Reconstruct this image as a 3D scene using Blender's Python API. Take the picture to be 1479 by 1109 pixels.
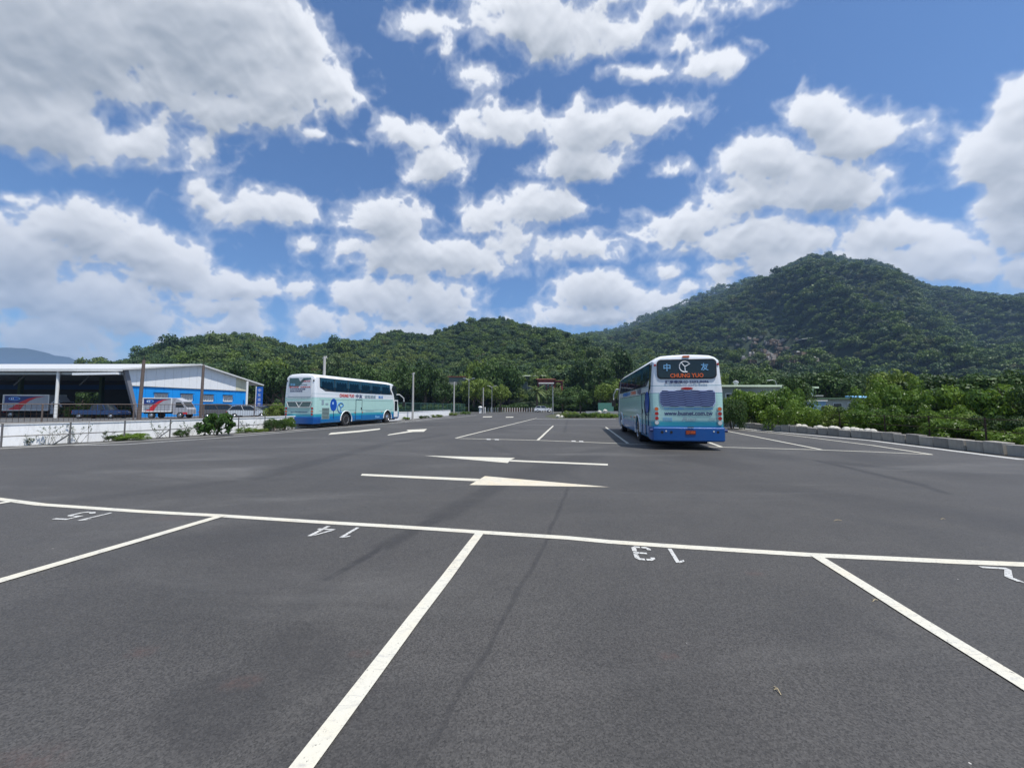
import bpy, bmesh, math, random
import numpy as np
from mathutils import Vector, Matrix, noise as mnoise
SC = bpy.context.scene
for _o in list(bpy.data.objects): bpy.data.objects.remove(_o)
COL = SC.collection
PI = math.pi
R = math.radians

# ------------------------------------------------------------------ camera, world, sun, exposure
CAM_H = 1.55
PITCH = R(3.38)
FOC = 534.0                      # focal length in pixels of the 1479 px wide photograph
cam_d = bpy.data.cameras.new('camera'); cam = bpy.data.objects.new('camera', cam_d); COL.objects.link(cam)
cam.location = (0, 0, CAM_H); cam.rotation_euler = (PI/2 + PITCH, 0, 0)
cam_d.sensor_width = 36; cam_d.lens = FOC/1479*36; cam_d.clip_start = .05; cam_d.clip_end = 30000
SC.camera = cam
SUN_AZ = math.atan2(.56, -.44)   # clockwise from +Y: sun is high, to the right and a little behind the camera
SUN_EL = R(68.5)
sun_d = bpy.data.lights.new('sun', 'SUN'); sun = bpy.data.objects.new('sun', sun_d); COL.objects.link(sun)
sun_d.energy = 4.6; sun_d.angle = R(.53); sun_d.color = (1, .965, .91)
_sd = Vector((math.sin(SUN_AZ)*math.cos(SUN_EL), math.cos(SUN_AZ)*math.cos(SUN_EL), math.sin(SUN_EL)))
sun.rotation_euler = _sd.to_track_quat('Z', 'Y').to_euler(); sun.location = (0, 0, 60)
SC.view_settings.view_transform = 'Standard'; SC.view_settings.look = 'None'
SC.view_settings.gamma = 1; SC.view_settings.exposure = .34; SC.view_settings.use_curve_mapping = False
try:
    SC.cycles.use_denoising = True; SC.cycles.denoiser = 'OPENIMAGEDENOISE'
    SC.cycles.denoising_input_passes = 'RGB_ALBEDO_NORMAL'
    SC.cycles.max_bounces = 6; SC.cycles.diffuse_bounces = 2; SC.cycles.glossy_bounces = 2
    SC.cycles.transmission_bounces = 4; SC.cycles.transparent_max_bounces = 12; SC.cycles.volume_bounces = 0
    SC.cycles.sample_clamp_indirect = 6
    SC.cycles.volume_step_rate = 4
except Exception: pass

def ray(px, py):
    x = (px-739.5)/FOC; y = (554.5-py)/FOC
    c, s = math.cos(PITCH), math.sin(PITCH)
    return Vector((x, c-y*s, s+y*c))
def G(px, py, z=0.0):            # where the ray through a photo pixel meets the ground
    d = ray(px, py); t = (z-CAM_H)/d.z
    return Vector((d.x*t, d.y*t, z))
def at(px, py, Y):               # where it reaches depth Y
    d = ray(px, py); t = Y/d.y
    return Vector((d.x*t, Y, CAM_H+d.z*t))
def azel(px, py):
    d = ray(px, py).normalized()
    return math.atan2(d.x, d.y), math.asin(d.z)

# ---- node helpers
class NT:
    def __init__(s, nt): s.nt = nt
    def n(s, t, **k):
        nd = s.nt.nodes.new(t)
        for a, b in k.items():
            if a in ('inp',): continue
            setattr(nd, a, b)
        for a, b in (k.get('inp') or {}).items(): s.set(nd, a, b)
        return nd
    def set(s, nd, key, v):
        sock = nd.inputs[key]
        if isinstance(v, bpy.types.NodeSocket): s.nt.links.new(v, sock)
        elif isinstance(v, bpy.types.Node): s.nt.links.new(v.outputs[0], sock)
        else: sock.default_value = v
    def m(s, op, a, b=0.0, c=0.0, clamp=False):
        nd = s.n('ShaderNodeMath', operation=op); nd.use_clamp = clamp
        for i, v in enumerate((a, b, c)): s.set(nd, i, v)
        return nd.outputs[0]
    def v(s, op, a, b=(0, 0, 0), c=None, out=0):
        nd = s.n('ShaderNodeVectorMath', operation=op); s.set(nd, 0, a)
        if op == 'SCALE': s.set(nd, 'Scale', b)
        else:
            s.set(nd, 1, b)
            if c is not None: s.set(nd, 2, c)
        return nd.outputs['Value'] if op in ('LENGTH', 'DOT_PRODUCT', 'DISTANCE') else nd.outputs[0]
    def mix(s, f, a, b, mode='MIX'):
        nd = s.n('ShaderNodeMix', data_type='RGBA', blend_type=mode)
        s.set(nd, 0, f); s.set(nd, 6, a); s.set(nd, 7, b)
        return nd.outputs[2]
    def ramp(s, f, lo, hi, a=0.0, b=1.0, smooth=True):
        nd = s.n('ShaderNodeMapRange', interpolation_type='SMOOTHSTEP' if smooth else 'LINEAR')
        for i, v in enumerate((f, lo, hi, a, b)): s.set(nd, i, v)
        return nd.outputs[0]
    def noise(s, vec, scale, detail=2, rough=.5, dist=0.0, out=0, kind=None, lac=2.0):
        nd = s.n('ShaderNodeTexNoise')
        if kind: nd.noise_type = kind
        s.set(nd, 'Vector', vec); s.set(nd, 'Scale', scale); s.set(nd, 'Detail', detail); s.set(nd, 'Roughness', rough)
        s.set(nd, 'Distortion', dist); s.set(nd, 'Lacunarity', lac)
        return nd.outputs[out]
    def sep(s, v):
        nd = s.n('ShaderNodeSeparateXYZ'); s.set(nd, 0, v); return nd.outputs
    def comb(s, x, y, z=0.0):
        nd = s.n('ShaderNodeCombineXYZ'); s.set(nd, 0, x); s.set(nd, 1, y); s.set(nd, 2, z); return nd.outputs[0]

# ---- the sky: Nishita air with fair-weather cumulus in it, as puffs at their own directions
CLOUDS = [  # photo px cx, cy, rx, ry, strength
 (60,40,290,170,1.6),(280,50,220,140,1.5),(390,130,90,80,1.0),(60,180,190,80,1.0),(190,205,150,48,.9),(475,125,60,48,.9),
 (430,40,60,80,1.0),(0,-160,460,200,1.5),(240,-180,300,200,1.3),(330,165,90,50,.9),(500,150,30,30,.6),
 (800,45,140,62,1.1),(730,5,110,50,.8),(625,35,70,32,.6),(650,78,30,30,.5),(890,50,60,46,.9),(990,5,150,34,.7),(830,-60,160,60,.9),
 (1025,98,70,32,.9),(925,103,60,22,.6),(980,60,60,22,.45),
 (590,195,75,38,.95),(640,240,58,46,.85),(690,110,30,20,.4),
 (745,180,100,36,.95),(865,185,115,55,1.1),(830,240,76,34,1.0),(690,165,50,14,.6),(970,160,50,22,.5),
 (330,302,100,38,1.05),(415,300,60,28,.75),(280,275,44,20,.6),(455,195,25,12,.5),(500,203,40,10,.45),
 (560,325,90,50,1.1),(550,370,100,46,1.0),(640,368,130,36,1.0),(700,310,56,44,.8),(785,300,86,40,1.0),(840,355,90,26,.7),(448,352,32,16,.7),(730,350,70,32,.6),
 (105,330,120,58,1.2),(30,375,120,80,1.1),(200,365,120,56,1.1),(255,390,60,44,.9),(90,430,190,56,1.0),(10,285,35,14,.6),(115,295,45,25,.8),(50,320,70,45,.7),
 (350,415,110,32,.95),(425,418,60,24,.8),(600,440,110,42,1.05),(640,455,66,34,.9),(525,430,80,34,.7),(455,465,50,34,.9),(350,470,90,34,.7),(590,425,50,30,.8),
 (200,460,160,44,.9),(60,480,170,44,.9),(515,470,36,20,.7),(330,445,120,30,.6),(600,480,120,24,.5),(300,500,160,24,.6),(90,510,160,24,.6),
 (868,425,80,34,1.15),(935,442,86,28,.9),(820,450,56,22,.8),(965,392,50,20,.75),(1000,420,60,22,.7),(880,458,110,24,.9),(760,465,80,20,.45),
 (1180,178,62,52,1.1),(1110,235,90,52,1.1),(1240,200,110,44,1.05),(1085,280,100,56,1.0),(990,325,100,42,1.0),(1190,270,140,60,1.2),(1300,190,44,22,.7),
 (1100,350,170,46,1.0),(1275,340,105,50,1.0),(1345,375,100,42,.95),(1200,385,220,40,.9),(1400,395,70,32,.8),(975,242,34,16,.5),(1050,395,90,26,.7),
 (1465,165,52,60,1.1),(1440,230,86,62,1.1),(1490,280,110,90,1.2),(1475,340,70,50,.9),(1475,395,50,44,.9),(1570,200,140,150,1.2),(1435,300,60,40,.7),
 (-140,330,190,120,1.1),(-160,460,240,60,.9),(1640,360,160,80,.9)]
_rs = random.Random(5)
def _sky_blobs():
    L = []
    for cx, cy, rx, ry, w in CLOUDS:
        a0, e0 = azel(cx, cy)
        a1 = azel(cx+rx, cy)[0]; a2 = azel(cx-rx, cy)[0]; e1 = azel(cx, cy-ry)[1]; e2 = azel(cx, cy+ry)[1]
        L.append((a0, e0, (a1-a2)/2, (e1-e2)/2, w))
    for i in range(34):          # the same kind of sky all the way round
        a = R(72) + (2*PI - R(144))*(i+_rs.random()*.7)/34
        e = R(_rs.choice([9, 14, 22, 33, 48, 60])) + _rs.uniform(-.05, .05)
        L.append((a if a < PI else a-2*PI, e, _rs.uniform(.12, .3), _rs.uniform(.05, .13), _rs.uniform(.8, 1.2)))
    return L
def perlin2(u, v, seed):
    rs = np.random.RandomState(seed); n = 509
    ang = (rs.rand(n, n)*2*np.pi).astype(np.float32); gx_, gy_ = np.cos(ang), np.sin(ang)
    ui = np.floor(u).astype(np.int32); vi = np.floor(v).astype(np.int32)
    fu = u-ui; fv = v-vi
    su = fu*fu*fu*(fu*(fu*6-15)+10); sv = fv*fv*fv*(fv*(fv*6-15)+10)
    u0 = ui % n; u1 = (ui+1) % n; v0 = vi % n; v1 = (vi+1) % n
    def g(a, b, x, y): return gx_[b, a]*x+gy_[b, a]*y
    n00 = g(u0, v0, fu, fv); n10 = g(u1, v0, fu-1, fv); n01 = g(u0, v1, fu, fv-1); n11 = g(u1, v1, fu-1, fv-1)
    a = n00+su*(n10-n00); b = n01+su*(n11-n01)
    return (a+sv*(b-a))*1.5
def fbm(U, V, f0, octs, rough, seed, billow=False):
    s = np.zeros_like(U); amp = 1.0; tot = 0; f = f0*2.0
    for i in range(octs):
        n = perlin2(U*np.float32(f)+7.7*i, V*np.float32(f)+17.3, seed+i*31)
        if billow: n = 1-2*np.abs(n)*1.6
        s += amp*n; tot += amp; amp *= rough; f *= 2.03
    return s/tot
def boxup(a, k): # vertical gaussian-ish blur
    c = np.cumsum(np.pad(a, ((k+1, k), (0, 0)), mode='edge'), axis=0)
    return (c[2*k+1:]-c[:-2*k-1])/(2*k+1)
def boxlr(a, k):
    p = np.concatenate([a[:, -k-1:], a, a[:, :k]], axis=1); c = np.cumsum(p, axis=1)
    return (c[:, 2*k+1:]-c[:, :-2*k-1])/(2*k+1)
def sstep(x, a, b):
    t = np.clip((x-a)/(b-a), 0, 1); return t*t*(3-2*t)
def stereo(a, e):              # shape-preserving chart of the front and back half skies
    x = np.sin(a)*np.cos(e); y = np.abs(np.cos(a)*np.cos(e)); z = np.sin(e)
    return x/(.34+y)*.67, z/(.34+y)*.67
def cloud_maps(W, H, blobs):
    # rows: elevation 0..90 deg from the bottom, columns: azimuth -180..180
    az = ((np.arange(W)+.5)/W*2-1)*np.pi; el = (np.arange(H)+.5)/H*np.pi/2
    A, E = np.meshgrid(az.astype(np.float32), el.astype(np.float32))
    U, V = stereo(A, E); px = H/(np.pi/2)
    w1 = fbm(U, V, 4.0, 4, .5, 11); w2 = fbm(U, V, 4.0, 4, .5, 77)
    w3 = fbm(U, V, 16, 3, .5, 311); w4 = fbm(U, V, 16, 3, .5, 377)
    wu = w1*.012+w3*.0045; wv = w2*.012+w4*.0045
    F = np.full(A.shape, -1.0, np.float32)
    for (a, e, ra, re, wt) in blobs:
        c0 = int(np.floor((a-2.0*ra-.08+np.pi)/(2*np.pi)*W)); c1 = int(np.ceil((a+2.0*ra+.08+np.pi)/(2*np.pi)*W))
        r0 = max(0, int((e-2.0*re-.08)*px)); r1 = min(H, int((e+2.0*re+.08)*px)+1)
        if r1 <= r0: continue
        cols = np.arange(c0, c1) % W; sl = (slice(r0, r1), cols)
        uc, vc = stereo(a, e)
        ua, _v = stereo(a+ra, e); ub, _v = stereo(a-ra, e); _u, va = stereo(a, e+re); _u, vb = stereo(a, max(0, e-re))
        ru = abs(ua-ub)/2+1e-4; rv = abs(va-vb)/2+1e-4
        x = (U[sl]+wu[sl]-uc)/ru; y = (V[sl]+wv[sl]-vc)/rv
        y = np.where(y < 0, y*1.15, y)
        v = np.clip((1-np.sqrt(x*x+y*y)), -1, 1)*wt
        f = F[sl]; k = .10
        h = np.clip(.5+.5*(v-f)/k, 0, 1)
        F[sl] = f+(v-f)*h+k*h*(1-h)
    n1 = fbm(U+wu, V+wv, 6.0, 7, .54, 5)
    bl = fbm(U+wu, V+wv, 9.0, 6, .52, 905, True)
    bl2 = fbm(U+wu, V+wv, 24.0, 4, .55, 505, True)
    D = F - .045 + n1*.54 + (bl-.42)*.38 + (bl2-.42)*.09
    cover = sstep(D, -.02, .25)
    cover = np.maximum(cover, sstep(D, -.34, .34)*.60)
    T = np.clip(D-.02, 0, .9)
    mid = np.zeros_like(D); a2 = np.exp(-1/(px*.075)); s2 = np.zeros(W, np.float32)
    for r in range(H-1, -1, -1):
        s2 = s2*a2+T[r]*(1-a2); mid[r] = s2
    mid = boxlr(mid, max(1, int(px*.025)))
    def relief(D_, k, d):
        B = boxlr(boxup(D_, k), k); up = np.roll(B, -d, axis=0); up[-d:] = B[-1]; return np.clip(B-up, -.5, .5)
    big = relief(np.clip(D, -.2, .8), max(1, int(px*.020)), max(1, int(px*.04)))
    med = relief(D, max(1, int(px*.005)), max(1, int(px*.010)))
    fin = relief(D, 1, max(1, int(px*.004)))
    depth = boxlr(boxup(T, int(px*.025)), int(px*.025))
    L = np.exp(-(mid*1.35+depth*.75))
    q = .25+.75*np.exp(-3.0*depth)
    L = .10+.92*L+q*(big*.60+med*.95+fin*.70+(bl-.42)*.12)
    L = L+(1-sstep(D, -.15, .34))*.28+n1*.10
    L = np.where(L > .8, .8+.2*np.tanh((L-.8)/.2), np.where(L < .3, .3+.3*np.tanh((L-.3)/.3), L))
    return cover.astype(np.float32), np.clip(L, 0, 1).astype(np.float32)
def make_world():
    W, H = 4096, 1024
    cov, lit = cloud_maps(W, H, _sky_blobs())
    img = bpy.data.images.new('cloud_cover', W, H, alpha=False, float_buffer=False); img.colorspace_settings.name = 'Non-Color'
    buf = np.ones((H, W, 4), np.float32); buf[..., 0] = cov; buf[..., 1] = lit; buf[..., 2] = 0
    img.pixels.foreach_set(buf.ravel()); img.update(); img.pack()
    w = bpy.data.worlds.new('World'); SC.world = w; w.use_nodes = True
    nt = w.node_tree; nt.nodes.clear(); N = NT(nt)
    d = N.v('NORMALIZE', N.n('ShaderNodeTexCoord').outputs['Generated'])
    x, y, z = N.sep(d)[:3]
    az = N.m('ARCTAN2', x, y); el = N.m('ARCSINE', z)
    uv = N.comb(N.m('MULTIPLY_ADD', az, 1/(2*PI), .5), N.m('MULTIPLY', N.m('MAXIMUM', el, .001), 2/PI), 0)
    it = N.n('ShaderNodeTexImage', image=img, interpolation='Cubic', extension='EXTEND'); N.set(it, 0, uv)
    c, l, _b = N.n('ShaderNodeSeparateColor', inp={0: it.outputs[0]}).outputs[:3]
    ccol = N.mix(l, CLOUD_DARK, CLOUD_LIT)
    sky = N.n('ShaderNodeTexSky', sky_type='NISHITA')
    sky.sun_disc = False; sky.sun_elevation = SUN_EL; sky.sun_rotation = SUN_AZ
    sky.altitude = 50; sky.air_density = 1.0; sky.dust_density = .5; sky.ozone_density = 2.5
    skc = N.mix(1.0, sky.outputs[0], SKY_TINT, 'MULTIPLY')
    far = N.ramp(el, R(1), R(20), .68, 1.0)
    col = N.mix(N.m('MULTIPLY', c, far), skc, ccol)
    bg = N.n('ShaderNodeBackground'); N.set(bg, 0, col); N.set(bg, 1, SKY_STR)
    out = N.n('ShaderNodeOutputWorld'); nt.links.new(bg.outputs[0], out.inputs[0])
    w.cycles.sampling_method = 'MANUAL'; w.cycles.sample_map_resolution = 512
SKY_STR = .10
SKY_TINT = (.66, .88, 1.10, 1)
CLOUD_DARK = (2.2, 2.6, 3.15, 1); CLOUD_LIT = (7.3, 7.5, 7.9, 1)
make_world()

# ------------------------------------------------------------------ building helpers
def tag(o, label=None, cat=None, group=None, kind=None):
    if label: o['label'] = label
    if cat: o['category'] = cat
    if group: o['group'] = group
    if kind: o['kind'] = kind
    return o
def empty(name, loc=(0, 0, 0), rz=0, label=None, cat=None, group=None):
    o = bpy.data.objects.new(name, None); COL.objects.link(o); o.location = loc; o.rotation_euler = (0, 0, rz)
    o.empty_display_size = .2
    return tag(o, label, cat, group)
def link(name, me, parent=None):
    o = bpy.data.objects.new(name, me); COL.objects.link(o)
    if parent is not None: o.parent = parent
    return o
def copy_tree(o, parent=None):
    c = o.copy(); COL.objects.link(c)
    if parent is not None: c.parent = parent
    for ch in list(o.children): copy_tree(ch, c)
    return c
class MB:
    def __init__(s): s.v = []; s.f = []
    def add(s, vs, fs, M=None):
        b = len(s.v)
        for p in vs:
            p = Vector(p)
            s.v.append(M @ p if M is not None else p)
        s.f += [tuple(i+b for i in f) for f in fs]
        return s
    def box(s, c, d, M=None, rz=0):
        x, y, z = d[0]/2, d[1]/2, d[2]/2
        T = Matrix.Translation(c) @ Matrix.Rotation(rz, 4, 'Z')
        if M is not None: T = M @ T
        return s.add([(-x,-y,-z),(x,-y,-z),(x,y,-z),(-x,y,-z),(-x,-y,z),(x,-y,z),(x,y,z),(-x,y,z)],
            [(0,3,2,1),(4,5,6,7),(0,1,5,4),(1,2,6,5),(2,3,7,6),(3,0,4,7)], T)
    def tube(s, pts, rad, n=8, cap=True):
        pts = [Vector(p) for p in pts]
        rad = [rad]*len(pts) if not hasattr(rad, '__len__') else rad
        b = len(s.v); up = Vector((0, 0, 1))
        for i, p in enumerate(pts):
            t = (pts[min(i+1, len(pts)-1)]-pts[max(i-1, 0)]).normalized()
            a = t.cross(up if abs(t.z) < .9 else Vector((1, 0, 0))).normalized(); c = a.cross(t).normalized()
            for k in range(n):
                q = 2*PI*k/n; s.v.append(p+(a*math.cos(q)+c*math.sin(q))*rad[i])
        for i in range(len(pts)-1):
            for k in range(n):
                k2 = (k+1) % n
                s.f.append((b+i*n+k, b+i*n+k2, b+(i+1)*n+k2, b+(i+1)*n+k))
        if cap:
            s.f.append(tuple(b+k for k in range(n))[::-1]); s.f.append(tuple(b+(len(pts)-1)*n+k for k in range(n)))
        return s
    def bar(s, a, b, w, h):      # square bar from a to b
        a = Vector(a); b = Vector(b); t = (b-a); L = t.length; t.normalize()
        x = t.cross(Vector((0, 0, 1)))
        x = x.normalized() if x.length > .01 else Vector((1, 0, 0)); z = x.cross(t)
        vs = [a+x*sx*w/2+z*sz*h/2 for sx, sz in ((-1,-1),(1,-1),(1,1),(-1,1))]+[b+x*sx*w/2+z*sz*h/2 for sx, sz in ((-1,-1),(1,-1),(1,1),(-1,1))]
        return s.add(vs, [(0,3,2,1),(4,5,6,7),(0,1,5,4),(1,2,6,5),(2,3,7,6),(3,0,4,7)])
    def prism(s, poly, d, M=None):   # polygon (x, z) in the local XZ plane pushed d along +y
        n = len(poly)
        vs = [(p[0], 0, p[1]) for p in poly]+[(p[0], d, p[1]) for p in poly]
        fs = [tuple(range(n)), tuple(range(2*n-1, n-1, -1))]+[((i+1) % n, i, i+n, (i+1) % n+n) for i in range(n)]
        return s.add(vs, fs, M)
    def disc(s, c, r, axis='y', n=20, d=.02, rz=None):
        pts = [(r*math.cos(2*PI*k/n), r*math.sin(2*PI*k/n) if rz is None else rz*math.sin(2*PI*k/n)) for k in range(n)]
        M = Matrix.Translation(c)
        if axis == 'x': M = M @ Matrix.Rotation(PI/2, 4, 'Z')
        if axis == 'z': M = M @ Matrix.Rotation(PI/2, 4, 'X')
        return s.prism(pts, d, M)
    def lathe(s, prof, axis='x', c=(0, 0, 0), n=20):  # prof: (along, radius)
        b = len(s.v); c = Vector(c)
        for (t, r) in prof:
            for k in range(n):
                q = 2*PI*k/n
                p = {'x': (t, r*math.cos(q), r*math.sin(q)), 'z': (r*math.cos(q), r*math.sin(q), t), 'y': (r*math.cos(q), t, r*math.sin(q))}[axis]
                s.v.append(c+Vector(p))
        for i in range(len(prof)-1):
            for k in range(n):
                k2 = (k+1) % n; s.f.append((b+i*n+k, b+i*n+k2, b+(i+1)*n+k2, b+(i+1)*n+k))
        s.f.append(tuple(b+k for k in range(n))[::-1]); s.f.append(tuple(b+(len(prof)-1)*n+k for k in range(n)))
        return s
    def mesh(s, name, mat=None, smooth=False):
        me = bpy.data.meshes.new(name); me.from_pydata([tuple(p) for p in s.v], [], s.f); 
        bm = bmesh.new(); bm.from_mesh(me); bmesh.ops.recalc_face_normals(bm, faces=bm.faces); bm.to_mesh(me); bm.free()
        if mat: me.materials.append(mat)
        if smooth:
            for p in me.polygons: p.use_smooth = True
            try: me.set_sharp_from_angle(angle=R(35))
            except Exception: pass
        return me
    def build(s, name, mat=None, parent=None, smooth=False): return link(name, s.mesh(name, mat, smooth), parent)

# ------------------------------------------------------------------ materials
def mat(name, col, rough=.6, metal=0.0, var=.12, vscale=3.0, spec=.5, bump=0.0, bscale=40, coat=0.0, dirt=0.0, emis=None):
    m = bpy.data.materials.new(name); m.use_nodes = True; nt = m.node_tree; N = NT(nt); b = nt.nodes['Principled BSDF']
    tc = N.n('ShaderNodeTexCoord').outputs['Object']
    n = N.noise(tc, vscale, 5, .6)
    f = N.m('MULTIPLY_ADD', n, 2*var, 1-var)
    c = N.v('SCALE', (col[0], col[1], col[2]), f)
    if dirt:
        d = N.ramp(N.noise(N.v('MULTIPLY', tc, (6, 6, 1.2)), 1.0, 6, .65), .45, .8, 0, dirt)
        c = N.mix(d, c, (.09, .08, .065, 1))
    N.set(b, 'Base Color', c); N.set(b, 'Roughness', rough); N.set(b, 'Metallic', metal)
    try: N.set(b, 'Specular IOR Level', spec); N.set(b, 'Coat Weight', coat); N.set(b, 'Coat Roughness', .06)
    except Exception: pass
    if bump:
        bp = N.n('ShaderNodeBump'); N.set(bp, 'Strength', bump); N.set(bp, 'Height', N.noise(tc, bscale, 4, .6)); N.set(bp, 'Distance', .01)
        nt.links.new(bp.outputs[0], b.inputs['Normal'])
    return m
def glassy(name, tint=(.02, .03, .035), rough=.06, alpha=.0):
    m = bpy.data.materials.new(name); m.use_nodes = True; nt = m.node_tree; N = NT(nt); b = nt.nodes['Principled BSDF']
    N.set(b, 'Base Color', (*tint, 1)); N.set(b, 'Roughness', rough)
    if alpha:
        t = N.n('ShaderNodeBsdfTransparent'); N.set(t, 0, (.62, .74, .78, 1))
        mx = N.n('ShaderNodeMixShader'); N.set(mx, 0, alpha); nt.links.new(b.outputs[0], mx.inputs[1]); nt.links.new(t.outputs[0], mx.inputs[2])
        nt.links.new(mx.outputs[0], nt.nodes['Material Output'].inputs[0])
    return m
def foliage(name, c1, c2, trans=.25, rough=.55, big=None):
    m = bpy.data.materials.new(name); m.use_nodes = True; nt = m.node_tree; N = NT(nt); b = nt.nodes['Principled BSDF']
    ge = N.n('ShaderNodeNewGeometry'); oi = N.n('ShaderNodeObjectInfo')
    r1 = ge.outputs['Random Per Island']; r2 = oi.outputs['Random']
    f = N.m('ADD', N.m('MULTIPLY', r1, .45), N.m('MULTIPLY', r2, .62), clamp=True)
    c = N.mix(f, (*c1, 1), (*c2, 1))
    if big is not None:          # patches of yellower or browner growth across the slope
        pos = ge.outputs['Position']
        c = N.mix(N.ramp(N.noise(pos, .012, 3, .6), .45, .72, 0, .65), c, (*big, 1))
        c = N.mix(N.ramp(N.m('FRACT', N.m('MULTIPLY', r2, 17.7)), .955, .965, 0, .6), c, (.085, .062, .035, 1))
    N.set(b, 'Base Color', c); N.set(b, 'Roughness', rough)
    try: N.set(b, 'Specular IOR Level', .25)
    except Exception: pass
    t = N.n('ShaderNodeBsdfTranslucent'); N.set(t, 0, N.mix(.4, c, (.10, .16, .02, 1)))
    mx = N.n('ShaderNodeMixShader'); N.set(mx, 0, trans); nt.links.new(b.outputs[0], mx.inputs[1]); nt.links.new(t.outputs[0], mx.inputs[2])
    nt.links.new(mx.outputs[0], nt.nodes['Material Output'].inputs[0])
    return m

M_white = mat('painted_white', (.76, .76, .74), .55, var=.06, dirt=.25)
M_galv = mat('galvanised_steel', (.42, .42, .41), .45, .6, var=.15)
M_conc = mat('concrete', (.30, .29, .27), .9, var=.25, vscale=5, bump=.4, bscale=30, dirt=.35)
M_polec = mat('concrete_pole', (.38, .37, .35), .85, var=.15, dirt=.2)
M_brownpole = mat('weathered_pole', (.13, .10, .085), .9, var=.3, vscale=6)
M_rust = mat('rusty_iron', (.06, .035, .025), .8, .3, var=.35, vscale=12)
M_railm = mat('grey_railing_paint', (.15, .145, .14), .55, .3, var=.2)
M_black = mat('black_rubber', (.014, .014, .015), .75, var=.2)
M_dark = mat('dark_interior', (.012, .012, .013), .9, var=.2)
M_glass = glassy('dark_glass', (.012, .02, .025), .05)
M_glassv = glassy('tinted_pane', (.012, .05, .10), .05, .70)
M_chrome = mat('bright_metal', (.62, .62, .62), .22, .9, var=.05)
M_red = mat('red_lens', (.35, .012, .012), .2, var=.1)
M_orange = mat('orange_lens', (.60, .12, .02), .2, var=.1)
M_clear = mat('clear_lens', (.6, .6, .58), .12, var=.1)
M_bark = mat('bark', (.10, .075, .055), .95, var=.35, vscale=8, bump=.5, bscale=20)

# ------------------------------------------------------------------ ground, lot, markings
def sheet(name, pts, z, m, kind='structure'):
    b = MB(); b.add([(p[0], p[1], z) for p in pts], [tuple(range(len(pts)))])
    me = bpy.data.meshes.new(name); me.from_pydata([tuple(v) for v in b.v], [], b.f)
    bm = bmesh.new(); bm.from_mesh(me); bmesh.ops.triangulate(bm, faces=bm.faces)
    for f in bm.faces:
        if f.normal.z < 0: f.normal_flip()
    bm.to_mesh(me); bm.free(); me.materials.append(m)
    o = link(name, me); tag(o, kind=kind); return o
def soil_mat():
    m = bpy.data.materials.new('grassy_soil'); m.use_nodes = True; nt = m.node_tree; N = NT(nt); b = nt.nodes['Principled BSDF']
    p = N.n('ShaderNodeNewGeometry').outputs['Position']
    c = N.mix(N.ramp(N.noise(p, .35, 6, .65), .4, .65), (.075, .062, .04, 1), (.035, .055, .018, 1))
    c = N.mix(N.m('MULTIPLY', N.noise(p, 4, 5, .7), .5), c, (.05, .07, .025, 1))
    N.set(b, 'Base Color', c); N.set(b, 'Roughness', .95)
    bp = N.n('ShaderNodeBump'); N.set(bp, 'Strength', .8); N.set(bp, 'Height', N.noise(p, 3, 6, .7)); N.set(bp, 'Distance', .1)
    nt.links.new(bp.outputs[0], b.inputs['Normal'])
    return m
def seg_mask(N, p, a, b, w, soft):
    # 1 on the segment a-b of half width w (metres), falling to 0 over soft
    ax, ay = a; bx, by = b; L = math.hypot(bx-ax, by-ay); tx, ty = (bx-ax)/L, (by-ay)/L
    q = N.v('SUBTRACT', p, (ax, ay, 0))
    t = N.v('DOT_PRODUCT', q, (tx, ty, 0)); t = N.m('MINIMUM', N.m('MAXIMUM', t, 0.0), L)
    c = N.v('SCALE', (tx, ty, 0), t)
    d = N.v('LENGTH', N.v('SUBTRACT', q, c))
    return N.ramp(d, w, w+soft, 1, 0)
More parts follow.
